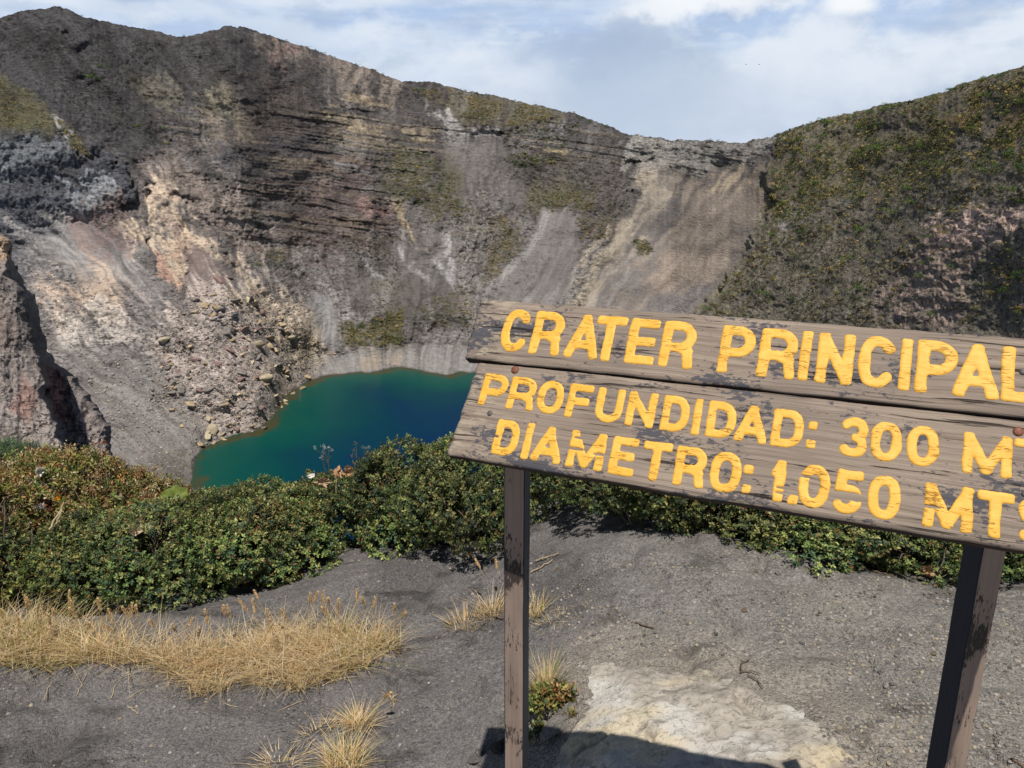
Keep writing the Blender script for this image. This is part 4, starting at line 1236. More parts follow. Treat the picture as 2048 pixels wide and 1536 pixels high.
def bush_parts(rx, ry, rz, n, leaf, seed, pal, m_leaf=9, lobes=16, stem=.03, width=.5, tip=None, tip_p=.25):
    """leaf and branch geometry of a low shrub, base at the origin"""
    r = np.random.default_rng(seed)
    a = r.uniform(0, 2 * np.pi, lobes); q = np.sqrt(r.uniform(0, 1, lobes)) * .78
    cz = rz * (.46 + .40 * r.uniform(0, 1, lobes) ** .8 * (1.1 - q)) * np.where(r.uniform(0, 1, lobes) < .18, .55, 1)
    c = np.stack([np.cos(a) * q * rx, np.sin(a) * q * ry, cz], 1)
    Rl = rz * r.uniform(.20, .36, lobes)
    li = r.integers(0, lobes, n * 3)
    d = unit(r.normal(size=(n * 3, 3)) + [0, 0, .25])
    shell = r.uniform(.72, 1.06, n * 3)[:, None] ** .6
    P = c[li] + d * Rl[li][:, None] * shell
    dist_ = np.linalg.norm(P[:, None, :] - c[None], axis=2) / Rl[None]
    dist_[np.arange(len(P)), li] = 9
    ok = (dist_.min(1) > .74) & (P[:, 2] > min(.02, rz * .12))
    P, d, li2 = P[ok][:n], d[ok][:n], li[ok][:n]
    n = len(P)
    ax = unit(d + [0, 0, .55] + .35 * r.normal(size=(n, 3)))
    ref = unit(np.cross(ax, unit(r.normal(size=(n, 3)))))
    ref2 = np.cross(ax, ref)
    k = np.arange(m_leaf)
    ph = k * 2.39996
    rad = np.cos(ph)[None, :, None] * ref[:, None, :] + np.sin(ph)[None, :, None] * ref2[:, None, :]
    f = (k / m_leaf)[None, :, None]
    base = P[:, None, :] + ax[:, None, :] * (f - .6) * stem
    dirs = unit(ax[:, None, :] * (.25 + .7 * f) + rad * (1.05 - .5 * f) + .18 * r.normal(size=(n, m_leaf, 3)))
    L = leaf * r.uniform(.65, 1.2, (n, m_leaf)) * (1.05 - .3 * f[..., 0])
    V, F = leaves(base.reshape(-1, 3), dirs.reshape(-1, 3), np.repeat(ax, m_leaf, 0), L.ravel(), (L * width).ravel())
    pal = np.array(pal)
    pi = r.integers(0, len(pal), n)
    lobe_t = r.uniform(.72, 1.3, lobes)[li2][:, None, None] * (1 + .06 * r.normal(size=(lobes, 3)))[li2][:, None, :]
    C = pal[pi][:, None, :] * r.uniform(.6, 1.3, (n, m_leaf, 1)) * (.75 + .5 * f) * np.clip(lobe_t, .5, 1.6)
    if tip is not None:
        tp = r.uniform(0, 1, n) < tip_p
        C[tp, m_leaf * 2 // 3:] = np.array(tip)[r.integers(0, len(tip), tp.sum())][:, None, :] * r.uniform(.7, 1.2, (tp.sum(), m_leaf - m_leaf * 2 // 3, 1))
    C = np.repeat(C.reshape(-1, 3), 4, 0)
    # branches from the root to the lobes
    paths, rad_ = [], []
    for j in range(lobes):
        e = c[j]
        s0 = np.array([r.normal() * .03, r.normal() * .03, -.05])
        mid = (s0 + e) / 2 + r.normal(size=3) * .02 + [0, 0, -.03]
        t = np.linspace(0, 1, 6)[:, None]
        paths.append((1 - t) ** 2 * s0 + 2 * t * (1 - t) * mid + t * t * e); rad_.append((.007, .0025))
        for q_ in range(3):
            e2 = e + unit(r.normal(size=3) + [0, 0, .4]) * Rl[j] * .9
            paths.append(np.stack([e * .75 + s0 * .25, (e + e2) / 2 + r.normal(size=3) * .01, e2])); rad_.append((.003, .0012))
    TV, TF = tubes(paths, rad_, 5)
    return (V, F, C), (TV, TF), c, Rl


GREEN = [lin(82, 98, 60, .95), lin(104, 118, 68, .95), lin(126, 136, 80, .95), lin(146, 148, 90, .95), lin(74, 92, 68, .95)]
TIPS = [lin(172, 170, 104, .85), lin(152, 158, 90, .85), lin(150, 120, 74, .85), lin(120, 84, 54, .85)]
OLIVE = [lin(98, 106, 54, .9), lin(124, 130, 64, .9), lin(148, 148, 80, .9), lin(138, 112, 64, .9), lin(84, 96, 56, .9)]
RUSTY = [lin(150, 100, 62, .85), lin(172, 128, 82, .85), lin(188, 152, 104, .85), lin(130, 112, 62, .9), lin(112, 122, 60, .9)]

proto = []
for k in range(5):
    lf, br, c_, R_ = bush_parts(.34, .31, (.50, .44, .54, .40, .47)[k], 2000, .0205, 500 + k, np.array(GREEN) * (1.0, .82, 1.12, .9, 1.2)[k], 9, 17, .032, .5, TIPS, (.3, .2, .45, .25, .5)[k])
    proto.append((mesh_np("shrub_foliage", lf[0], lf[1], M_leaf, lf[2]), mesh_np("shrub_branches", br[0], br[1], M_bark)))
protoB = []
for k in range(3):
    lf, br, c_, R_ = bush_parts(.36, .33, .58, 1300, .027, 540 + k, OLIVE * 2 + [lin(150, 152, 84, .9), lin(166, 160, 96, .9)] + RUSTY[:3], 8, 22, .05, .42, RUSTY + [lin(206, 190, 150, .85)] * 2, .4)
    r = np.random.default_rng(900 + k)
    # flat flower heads above the leaves
    hp = []
    for j in range(44):
        i = r.integers(0, len(c_)); d = unit(r.normal(size=3) * [1, 1, .4] + [0, 0, 1.0])
        hp.append(c_[i] + d * (R_[i] + r.uniform(.01, .06)))
    hp = np.array(hp)
    nb_ = 34
    off = r.normal(size=(len(hp), nb_, 3)) * [.022, .022, .007]
    bp = (hp[:, None, :] + off).reshape(-1, 3)
    dd = unit(r.normal(size=bp.shape) + [0, 0, .6])
    Lh = r.uniform(.006, .012, len(bp))
    fv, ff = leaves(bp, dd, unit(r.normal(size=bp.shape)), Lh, Lh * .7)
    fp = np.array([lin(196, 150, 104, .85), lin(226, 206, 170, .85), lin(170, 104, 66, .85), lin(206, 176, 128, .85)])
    fc = np.repeat(fp[np.repeat(r.integers(0, 4, len(hp)), nb_)] * r.uniform(.7, 1.15, (len(bp), 1)), 4, 0)
    sp = [np.stack([h_ - [0, 0, .12] + r.normal(size=3) * .01, h_ - [0, 0, .05], h_]) for h_ in hp]
    sv, sf = tubes(sp, [(.0016, .001)] * len(sp), 4)
    protoB.append((mesh_np("shrub_foliage", lf[0], lf[1], M_leaf, lf[2]), mesh_np("shrub_branches", br[0], br[1], M_bark), mesh_np("shrub_flowers", fv, ff, M_straw, fc),
                   mesh_np("flower_stalks", sv, sf, M_stick)))


def place_bush(px, y, s, label, kind='A', k=0, sx=1.0, sz=1.0, dz=0.0):
    y = y + random.uniform(-.10, .12); s = s * random.uniform(.9, 1.14) * (1.16 if kind == 'B' else 1.0)
    x = (px - 1024) / FPX * (y * math.cos(PITCH) + (CAM_H - .1) * math.sin(PITCH))
    z = float(ground_base(x, y)) - .03 + dz
    nm = 'heath_shrub' if kind == 'A' else 'flowering_shrub'
    o = thing(nm, label, 'shrub', (x, y, z), random.uniform(0, 6.28), 'shrubs along the crater edge')
    o.scale = (s * sx, s * sx, s * sz)
    P = proto[k % 5] if kind == 'A' else protoB[k % 3]
    link('foliage', P[0], o); link('branches', P[1], o)
    if kind == 'B':
        for nm_, me_ in (('flower_heads', P[2]), ('stalks', P[3])):
            link(nm_, me_, o)['kind'] = 'stuff'
    return o


for args in (
    (55, 3.25, .95, "dark green shrub at the left frame edge directly behind the dry grass", 'A', 0, 1, .95),
    (190, 3.32, .95, "dark shrub behind the dry grass, second from the left frame edge", 'A', 1, 1, .95),
    (300, 3.38, .95, "dark green shrub whose foot touches the two bleached sticks", 'A', 2, 1, .9),
    (405, 3.42, 1.0, "dark green shrub just right of the red flower spike", 'A', 3, 1, .95),
    (500, 3.55, 1.0, "dark shrub midway along the left row, behind bare sand", 'A', 4, 1, .95),
    (545, 3.75, 1.0, "shrub at the right end of the left row, under the white withered leaf", 'A', 0, .95, 1.0),
    (658, 4.1, 1.12, "small shrub under the tan dead leaves by the gap in the hedge", 'A', 1, .9, 1.0),
    (440, 3.95, .95, "shrub behind the red flower spike, topmost against the near lake shore", 'A', 2, .95, .8),
    (545, 4.15, .95, "shrub with its crown against the dark blue water, left of the dead leaves", 'A', 3, .9, .85),
    (20, 3.75, 1.0, "rust and olive flowering shrub in the far left corner of the hedge", 'B', 0, 1, 1),
    (140, 3.85, 1.0, "brown flowering shrub around the white withered leaf", 'B', 1, 1, 1.0),
    (245, 4.0, .95, "flowering shrub with pale flat heads left of the big round leaves", 'B', 2, 1, .95),
    (60, 4.6, 1.0, "tall flowering shrub on the slope behind the far left corner", 'B', 1, 1, 1.05),
    (190, 4.85, .95, "flowering shrub on the slope with its heads against the pink crag", 'B', 0, 1, 1.0),
    (285, 4.9, .75, "yellow green leafy shrub standing against the grey scree", 'B', 2, .9, .9),
    (805, 3.85, 1.0, "dark green shrub right of the gap, with the dead tan leaves behind it", 'A', 4, 1, 1.05),
    (850, 3.75, 1.12, "tallest heath shrub of the middle clump, against the blue water", 'A', 0, 1, 1.12),
    (940, 3.65, 1.05, "heath shrub under the lower left corner of the sign", 'A', 1, 1, 1.05),
    (985, 3.85, 1.0, "heath shrub directly left of the left signpost", 'A', 2, 1, 1.0),
    (1100, 4.15, .95, "shrub directly right of the left signpost, set back from the sand", 'A', 4, 1, 1.0),
    (1195, 3.45, .95, "shrub with a dark shadow on its left, under the word DIAMETRO", 'A', 0, 1, .95),
    (1290, 3.18, 1.0, "bright green shrub that reaches furthest out onto the gravel under the sign", 'A', 1, 1, .9),
    (1395, 3.15, .95, "green shrub beneath the number on the lowest line of the sign", 'A', 2, 1, .85),
    (1500, 3.08, .95, "olive shrub beneath the middle of the lower board", 'A', 3, 1, .8),
    (1610, 3.0, .9, "low brownish shrub with bare twigs left of the tan dead leaf", 'A', 4, 1, .75),
    (1720, 3.02, .9, "thin dark shrub beside the tan dead leaf", 'A', 0, 1, .75),
    (1825, 3.0, .9, "shrub directly left of the right signpost", 'A', 1, 1, .75),
    (1930, 3.0, .9, "shrub hidden behind the top of the right signpost", 'A', 2, 1, .8),
    (2045, 2.95, .85, "yellow green shrub at the right frame edge beside the post", 'A', 3, 1, .7),
    (1340, 3.7, 1.0, "shrub in the back row under the colon of the sign", 'A', 3, 1, .95),
    (1560, 3.6, .95, "shrub in the back row behind the olive shrub", 'A', 1, 1, .9),
    (1200, 4.4, 1.0, "back shrub just right of the left signpost, seen under the board", 'A', 2, 1, .95),
    (2170, 2.9, .9, "olive shrub past the right end of the sign", 'A', 4, 1, .8),
    (2300, 2.9, .95, "green shrub two places past the right end of the sign", 'A', 0, 1, .8),
    (2440, 2.85, .95, "green shrub three places past the right end of the sign", 'A', 2, 1, .8),
    (2600, 2.7, .95, "farthest right shrub of the hedge, outside the frame", 'A', 1, 1, .8),
    (-210, 3.2, 1.0, "dark shrub outside the left frame edge", 'A', 3, 1, 1.0),
    (-380, 3.1, 1.0, "flowering shrub outside the left frame edge", 'B', 0, 1, 1.0),
    (-60, 3.3, 1.0, "flowering shrub cut by the left frame edge", 'B', 2, 1, 1.0),
):
    place_bush(*args)

# ------------------------------------------------------------------ grass
STRAW = np.array([lin(240, 214, 168, .98), lin(230, 200, 150, .98), lin(248, 232, 196, .98), lin(216, 178, 132, .98), lin(210, 188, 136, .98)])
GREENISH = np.array([lin(186, 182, 104, .9), lin(150, 156, 84, .9)])


def blades(base, L, lean, az, wdt, cols, bend=.6, seg=4):
    n = len(base)
    t = np.linspace(0, 1, seg + 1)[None, :, None]
    h_ = np.stack([np.cos(az), np.sin(az), np.zeros(n)], 1)[:, None, :]
    out_ = (lean[:, None, None] * t + bend * t * t * lean[:, None, None]) * L[:, None, None]
    up_ = np.array([0, 0, 1.0])[None, None, :] * (t - .25 * t * t * lean[:, None, None]) * L[:, None, None]
    P = base[:, None, :] + h_ * out_ + up_
    s_ = np.stack([-np.sin(az), np.cos(az), np.zeros(n)], 1)[:, None, :] * (wdt[:, None, None] * (1 - t * .9)) * .5
    V = np.stack([P - s_, P + s_], 2).reshape(n, -1, 3)
    i = np.arange(seg)
    f1 = np.stack([2 * i, 2 * i + 1, 2 * i + 3, 2 * i + 2], 1)
    F = (np.arange(n)[:, None, None] * (2 * (seg + 1)) + f1[None]).reshape(-1, 4)
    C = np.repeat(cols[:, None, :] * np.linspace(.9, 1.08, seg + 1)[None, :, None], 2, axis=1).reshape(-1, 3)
    return V.reshape(-1, 3), F, C


def merge(parts):
    Vs, Fs, Cs, o = [], [], [], 0
    for V, F, C in parts:
        Vs.append(V); Fs.append(F + o); Cs.append(C); o += len(V)
    return np.concatenate(Vs), np.concatenate(Fs), np.concatenate(Cs)


def seed_heads(roots, H, az, lean, r):
    """stalks with furry spindle heads"""
    paths, rad_, cen = [], [], []
    for b, h_, a_, l_ in zip(roots, H, az, lean):
        t = np.linspace(0, 1, 6)[:, None]
        d = np.array([math.cos(a_), math.sin(a_), 0])
        P = b + d * (l_ * t + .5 * l_ * t * t) * h_ + np.array([0, 0, 1]) * t * h_
        paths.append(P); rad_.append((.0011, .0007))
        cen.append((P[-1], unit(P[-1] - P[-2])))
    V, F = tubes(paths, rad_, 4)
    C = np.tile(np.array(lin(206, 180, 124, .85)), (len(V), 1))
    parts = [(V, F, C)]
    for p, d in cen:
        L = r.uniform(.035, .065)
        m_ = 90
        f = r.uniform(0, 1, m_)
        side = unit(np.cross(r.normal(size=(m_, 3)), d))
        bp = p + d * (f[:, None] - .1) * L + side * .0012
        dd = unit(d * .9 + side * .65)
        Lb = .011 * (1 - .5 * np.abs(f - .45)) * r.uniform(.8, 1.2, m_)
        v_, f_ = leaves(bp, dd, side, Lb, Lb * .4)
        cc_ = np.array([lin(240, 214, 166, .95), lin(226, 192, 138, .95)])[r.integers(0, 2, m_)]
        parts.append((v_, f_, np.repeat(cc_, 4, 0)))
    return merge(parts)


def in_poly_px(n, poly, r):
    P = np.array(poly, float)
    lo_, hi_ = P.min(0), P.max(0)
    out_ = np.zeros((0, 2))
    while len(out_) < n:
        q = r.uniform(lo_, hi_, (n * 2, 2))
        dq = poly_sd(q[:, 0].astype(np.float32) + 10 * fbm(q[:, 0] / 25, q[:, 1] / 12, 2, 5), q[:, 1].astype(np.float32) + 8 * fbm(q[:, 0] / 25, q[:, 1] / 12, 2, 6), poly)
        out_ = np.concatenate([out_, q[dq < 0]])
    return out_[:n]

r = np.random.default_rng(77)
BAND = [(-60, 1262), (60, 1262), (180, 1282), (300, 1320), (420, 1300), (560, 1272), (700, 1272), (812, 1280), (770, 1312), (660, 1362), (600, 1380), (540, 1384), (480, 1352), (430, 1380), (380, 1378), (330, 1344), (200, 1336), (60, 1334), (-60, 1334)]
q = in_poly_px(9000, BAND, r)
den = vn2(q[:, 0] / 28, q[:, 1] / 14, 61)
q = q[r.uniform(0, 1, len(q)) < sm(den * .6 + .5 * vn2(q[:, 0] / 11, q[:, 1] / 6, 63), .40, .66) + .05]
G_ = on_ground(q[:, 0], q[:, 1])
n = len(G_)
dens = vn2(q[:, 0] / 45, q[:, 1] / 20, 62)
L = r.uniform(.035, .105, n) * (.45 + 1.0 * dens) * np.where(q[:, 0] < 260, 1.25, 1.0) * np.where(q[:, 1] > 1345, .6, 1)
cols = STRAW[r.integers(0, 5, n)] * r.uniform(.75, 1.15, (n, 1))
gsel = (r.uniform(0, 1, n) < np.where(q[:, 0] < 180, .34, .08) + .25 * (q[:, 0] > 660))
cols[gsel] = GREENISH[r.integers(0, 2, gsel.sum())] * r.uniform(.8, 1.2, (gsel.sum(), 1))
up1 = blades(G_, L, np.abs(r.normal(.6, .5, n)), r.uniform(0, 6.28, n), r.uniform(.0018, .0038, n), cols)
# fallen straw lying in the sward
q2 = in_poly_px(2600, BAND, r); G2 = on_ground(q2[:, 0], q2[:, 1]); n2 = len(G2)
G2[:, 2] += r.uniform(.002, .04, n2)
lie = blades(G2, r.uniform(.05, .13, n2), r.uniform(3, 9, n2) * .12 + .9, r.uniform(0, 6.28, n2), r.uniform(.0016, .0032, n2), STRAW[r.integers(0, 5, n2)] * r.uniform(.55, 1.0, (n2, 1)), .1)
V, F, C = merge([up1, lie])
grass = link("dry_grass", mesh_np("dry_grass", V, F, M_straw, C))
grass['kind'] = 'stuff'; grass['label'] = "band of straw yellow dry grass across the dark sand"; grass['category'] = 'grass'
spx = [(20, 1300), (60, 1290), (85, 1285), (110, 1300), (140, 1290), (165, 1285), (185, 1300), (205, 1310), (240, 1305), (255, 1310), (40, 1310), (130, 1310), (270, 1318), (290, 1325), (312, 1330), (335, 1330), (345, 1335), (375, 1320),
       (400, 1315), (430, 1310), (455, 1300), (480, 1310), (520, 1300), (540, 1290), (555, 1295), (575, 1290), (590, 1300), (612, 1295), (640, 1290), (660, 1290), (690, 1290), (715, 1285), (735, 1282), (755, 1285), (775, 1290), (790, 1285), (500, 1330), (560, 1340), (620, 1330), (680, 1300), (10, 1320), (95, 1320), (225, 1325)]
rt = on_ground([p[0] for p in spx], [p[1] for p in spx]); ns = len(spx)
V, F, C = seed_heads(rt, r.uniform(.11, .22, ns), r.uniform(0, 6.28, ns), np.abs(r.normal(.18, .15, ns)), r)
sh = link("seed_heads", mesh_np("seed_heads", V, F, M_straw, C), grass); sh['kind'] = 'stuff'


def tuft(px, py, n, rad, Lm, label, green=.15, name='grass_tuft', heads=0, lean=.5, sx=1.0):
    c = g1(px, py)
    rr_ = np.sqrt(r.uniform(0, 1, n)) * rad; an = r.uniform(0, 6.28, n)
    b = np.stack([np.cos(an) * rr_ * sx, np.sin(an) * rr_, np.zeros(n)], 1)
    b[:, 2] = ground_z(c[0] + b[:, 0], c[1] + b[:, 1]) - c[2] - .004
    col = STRAW[r.integers(0, 5, n)] * r.uniform(.75, 1.15, (n, 1))
    gs = r.uniform(0, 1, n) < green
    col[gs] = GREENISH[r.integers(0, 2, gs.sum())]
    o = thing(name, label, 'grass tuft', tuple(c))
    az_ = np.where(r.uniform(0, 1, n) < .6, an, r.uniform(0, 6.28, n))
    V, F, C = blades(b, r.uniform(.45, 1.1, n) * Lm, np.abs(r.normal(lean, .3, n)), az_, r.uniform(.0016, .0034, n), col)
    bl2 = link("blades", mesh_np("tuft_blades", V, F, M_straw, C), o)
    if heads:
        rb = b[r.integers(0, n, heads)]
        V, F, C = seed_heads(rb, r.uniform(1.2, 1.9, heads) * Lm, r.uniform(0, 6.28, heads), np.abs(r.normal(.2, .15, heads)), r)
        link("seed_heads", mesh_np("tuft_heads", V, F, M_straw, C), o)
    return o

tuft(718, 1458, 240, .036, .075, "spiky straw tuft on the sand, farther of the two overlapping tufts", .06, heads=1, lean=.6)
tuft(690, 1532, 460, .062, .075, "large straw tuft cut by the lower frame edge", .22, lean=.6)
tuft(930, 1238, 150, .05, .075, "small straw tuft left of the left signpost", .05, heads=0, sx=1.5)
tuft(985, 1220, 140, .045, .10, "taller straw tuft touching the left edge of the left signpost", .05, heads=3)
tuft(1072, 1222, 110, .035, .09, "thin straw tuft just right of the left signpost", .1)
tuft(1092, 1385, 240, .035, .12, "upright pale grass tuft between the left signpost and the pale rock", .3, lean=.25)
tuft(1130, 1228, 120, .07, .022, "flat scrap of dead grass right of the left signpost", .3, lean=1.2, sx=1.8)
tuft(560, 1522, 110, .05, .035, "flattened scrap of straw left of the large tuft at the bottom", 0, lean=1.6, sx=1.6)
tuft(640, 1462, 90, .05, .03, "thin scatter of dry straw left of the spiky tuft", 0, lean=1.5, sx=1.6)
tuft(785, 1392, 50, .015, .025, "tiny dry straw wisp on bare sand above the spiky tuft", 0, lean=1.3)
tuft(672, 965, 90, .03, .14, "pale green grass tuft growing in the gap between the shrubs", .8, lean=.5)
tuft(690, 1000, 80, .03, .13, "long bladed grass tuft at the foot of the gap between the shrubs", .8, lean=.6)

# small green seedling plant beside the left post
def sprout(px, py, label, s=1.0, n=46, pal=OLIVE, leaf=.018, hgt=.10):
    c = g1(px, py)
    o = thing('small_plant', label, 'plant', tuple(c))
    rr2 = np.random.default_rng(int(px))
    lf, br, _, _ = bush_parts(.055 * s, .05 * s, hgt * s, n, leaf, int(px * 3), pal, 7, 7, .03, .5, RUSTY, .2)
    link('foliage', mesh_np('plant_foliage', lf[0], lf[1], M_leaf, lf[2]), o)
    if len(lf[0]) == 0: raise RuntimeError('empty plant')
    br = tubes([np.array([[0, 0, -.01], [rr2.normal() * .01, rr2.normal() * .01, hgt * s * .4], [rr2.normal() * .03, rr2.normal() * .03, hgt * s * .8]]) for _ in range(6)], [(.0018, .001)] * 6, 4)
    link('stems', mesh_np('plant_stems', br[0], br[1], M_bark), o)
sprout(1085, 1425, "leafy green plant with red brown leaves at the left edge of the pale rock", 1.1, 90)
sprout(1118, 1402, "olive leafy plant against the pale rock, right of the upright grass", 1.0, 70, RUSTY + OLIVE)
sprout(1072, 1475, "dark green clover like plant low beside the left signpost", .9, 60, GREEN + OLIVE[:2], .014, .05)
sprout(1140, 1430, "tiny bright green seedling on the edge of the pale rock", .35, 14, OLIVE[1:3], .012, .06)
sprout(470, 1170, "tiny dark seedling on the sand in front of the left row of shrubs", .5, 26, GREEN, .014, .06)
sprout(840, 1062, "small bright green sprig at the foot of the middle shrubs", 1.2, 60, OLIVE[:3], .016, .10)

# ------------------------------------------------------------------ the big leaved plant, its flower spike, withered leaves
def big_leaf(R, seed, col, crinkle=.12, cup=.25, lobes=9, mat=M_leaf, ragged=.1):
    rr_ = np.random.default_rng(seed)
    na, nrad = 54, 9
    a = np.linspace(-2.75, 2.75, na)
    edge_ = R * (1 + .07 * np.abs(np.sin(a * lobes / 2)) + ragged * fbm(a * 3, a * 0 + seed, 3, seed))
    t = np.linspace(0.02, 1, nrad)
    A, T_ = np.meshgrid(a, t)
    Rr = edge_[None, :] * T_
    x = Rr * np.cos(A); y = Rr * np.sin(A)
    z = cup * R * T_ ** 2 + crinkle * R * T_ * np.sin(A * lobes) * .35 + crinkle * R * fbm(x / R * 4 + seed, y / R * 4, 3, seed)
    V = np.stack([x, y, z], -1).reshape(-1, 3)
    C = np.array(col)[None, :] * (1 + .25 * fbm(x / R * 6, y / R * 6, 3, seed + 2).reshape(-1, 1)) * (1 + .2 * (np.abs(np.sin(A * lobes / 2)).reshape(-1, 1) - .5))
    return mesh_np("leaf_blade", V, grid_faces(nrad, na), mat, np.clip(C, 0, 1), True)


def at_depth(px, py, y):
    d = rays(px, py)
    return d * (y / d[1]) + np.array([0, 0, CAM_H])

pl = at_depth(320, 1050, 3.75)
gun = thing("giant_leaf_plant", "big round leaved green plant with a red flower spike among the left shrubs", "plant", tuple(pl - np.array([0, 0, .22])))
def leaf_on(root, tip, R, rot, seed, col, **kw):
    p = tip - np.array(root.location)
    link('leaf', big_leaf(R, seed, col, **kw), root, tuple(p), rot)
    s_ = np.array([.02, .03, .02]); mid = (p + s_) / 2 + [0, 0, -.02]
    V, F = tubes([np.stack([s_, mid, p])], [(.009, .006)], 6)
    link('leaf_stalk', mesh_np('leaf_stalk', V, F, M_stick), root)
GL = lin(112, 132, 60, .85)
leaf_on(gun, at_depth(290, 1018, 3.72), .075, (.75, .1, 2.2), 3, GL)
leaf_on(gun, at_depth(352, 1006, 3.78), .085, (.9, -.35, .7), 5, lin(126, 140, 66, .85))
leaf_on(gun, at_depth(236, 1090, 3.2), .05, (.5, .2, 1.2), 7, GL)
# spike: a cone of small red knobs
r5 = np.random.default_rng(55)
sv, sf, o_ = [], [], 0
b0 = at_depth(381, 1032, 3.62); t0 = at_depth(379, 976, 3.62)
bead = np.array([[1, 0, 0], [-1, 0, 0], [0, 1, 0], [0, -1, 0], [0, 0, 1], [0, 0, -1]], float)
bf = np.array([[0, 2, 4], [2, 1, 4], [1, 3, 4], [3, 0, 4], [2, 0, 5], [1, 2, 5], [3, 1, 5], [0, 3, 5]])
for k in range(260):
    f = r5.uniform(0, 1); a_ = k * 2.39996
    w_ = .016 * math.sin(math.pi * (.12 + .83 * f)) + .003
    p = b0 + (t0 - b0) * f + np.array([math.cos(a_), math.sin(a_), 0]) * w_
    sv.append(p + bead * r5.uniform(.0022, .004)); sf.append(bf + o_); o_ += 6
SV = np.concatenate(sv) - np.array(gun.location)
cs = np.repeat(np.array([lin(116, 40, 30, .85), lin(150, 70, 48, .85), lin(90, 34, 28, .85)])[r5.integers(0, 3, 260)], 6, 0)
spk = link('flower_spike', mesh_np('flower_spike', SV, np.concatenate(sf), M_leaf, cs), gun)
V, F = tubes([np.stack([[.02, .0, .0], (np.array(b0) - np.array(gun.location)) * .6, np.array(b0) - np.array(gun.location) + (t0 - b0) * .9])], [(.006, .003)], 6)
link('flower_stalk', mesh_np('flower_stalk', V, F, M_stick), gun)


def dead_leaf(px, py, y, R, rot, seed, col, label, cr=.5, cup=.8, rag=.8, group=None):
    o = link('withered_leaf', big_leaf(R * 1.15, seed, col, cr, cup, 2.2 if R < .032 else 5, M_deadleaf, rag), None, tuple(at_depth(px, py, y)), rot, (1, .55, 1))
    return tag(o, label, 'dead leaf', group)
dead_leaf(640, 962, 3.85, .035, (1.3, .3, .4), 21, lin(200, 170, 138, .85), "leftmost crumpled tan dead leaf of three above the gap in the hedge")
dead_leaf(668, 948, 3.9, .034, (1.2, -.2, 1.6), 22, lin(206, 164, 124, .85), "middle crumpled orange tan dead leaf of three, against the lake")
dead_leaf(692, 944, 3.9, .038, (1.35, .4, .9), 23, lin(212, 172, 132, .85), "rightmost ribbed tan dead leaf of three, standing against the lake")
dead_leaf(622, 952, 3.95, .019, (.9, -.2, .4), 24, lin(236, 230, 222, .85), "chalk white withered leaf at the waterline left of the tan leaves", .12, .15, .2)
dead_leaf(612, 942, 4.0, .015, (1.5, .5, 1.0), 25, lin(176, 166, 110, .85), "curled olive leaf sticking up behind the chalk white leaf", .3, 1.2)
dead_leaf(270, 1062, 3.2, .045, (.8, .2, .6), 26, lin(226, 206, 176, .85), "pale cream dead leaf caught in the left shrubs below the big round leaves")
dead_leaf(72, 945, 3.75, .030, (1.4, .1, 1.6), 27, lin(240, 234, 222, .85), "narrow chalk white leaf in the brown flowering shrub", .15, .8)
dead_leaf(92, 1012, 3.5, .036, (.9, .5, .2), 28, lin(84, 58, 42, .85), "large dark brown dead leaf in the shadow of the left shrubs")
dead_leaf(116, 998, 3.45, .013, (.8, -.3, .4), 29, lin(226, 160, 40, .85), "small bright yellow leaf beside the dark brown dead leaf")
dead_leaf(1848, 1143, 2.70, .030, (1.0, .1, .3), 30, lin(196, 164, 122, .85), "tan dead leaf on the gravel edge left of the right signpost")
dead_leaf(78, 1018, 3.45, .022, (.7, .2, 1.3), 31, lin(196, 190, 186, .85), "grey white leaf scrap left of the dark brown dead leaf")
dead_leaf(235, 930, 4.3, .03, (1.1, .2, .9), 32, lin(222, 206, 170, .85), "pale dry leaf at the top of the left shrubs against the crag", .5)
dead_leaf(222, 952, 4.2, .03, (1.1, -.2, 2.2), 33, lin(196, 130, 76, .85), "orange dry fern leaf below the pale leaf on the left shrubs", .5)


def twig(pts, ra, rb, label, name='stick', mat=None, group='loose sticks on the sand', cat='stick'):
    P = np.array(pts, float)
    t = np.linspace(0, 1, 9)
    k_ = np.linspace(0, 1, len(P))
    Q = np.stack([np.interp(t, k_, P[:, i]) for i in range(3)], 1)
    Q[1:-1] += np.random.default_rng(int(abs(P[0, 0]) * 1e4)).normal(size=(7, 3)) * ra * .5
    c = Q[0].copy()
    V, F = tubes([Q - c], [(ra, rb)], 6)
    o = link(name, mesh_np(name, V, F, mat or M_stick, None, True), None, tuple(c))
    return tag(o, label, cat, group)

def sand_twig(pxs, ra, rb, label, lift=.004, **kw):
    P = on_ground([p[0] for p in pxs], [p[1] for p in pxs]); P[:, 2] += lift
    return twig(P, ra, rb, label, **kw)
sand_twig([(230, 1228), (272, 1220), (314, 1208)], .0055, .0045, "short thick bleached stick, nearer of two lying behind the dry grass", .006)
sand_twig([(232, 1208), (290, 1197), (345, 1180)], .0045, .0025, "longer thin bleached stick along the foot of the left shrubs", .006)
sand_twig([(335, 1190), (345, 1183), (372, 1178)], .004, .002, "bark brown stick at the right end of the thin bleached stick")
sand_twig([(419, 1160), (421, 1180), (420, 1200)], .004, .003, "pale upright looking splinter on the sand below the left shrubs")
sand_twig([(358, 1180), (359, 1198), (360, 1212)], .003, .002, "short dark splinter right of the bleached sticks", mat=M_bark)
sand_twig([(965, 1222), (985, 1224), (1006, 1230)], .006, .004, "dark broken stick ending at the left signpost", .008, mat=M_bark)
sand_twig([(1062, 1148), (1085, 1138), (1105, 1126)], .004, .002, "pale twig right of the left signpost, pointing at the shrubs", .01)
sand_twig([(1072, 1128), (1095, 1122), (1118, 1112)], .004, .002, "upper pale twig near the shadowed shrub right of the signpost", .012)
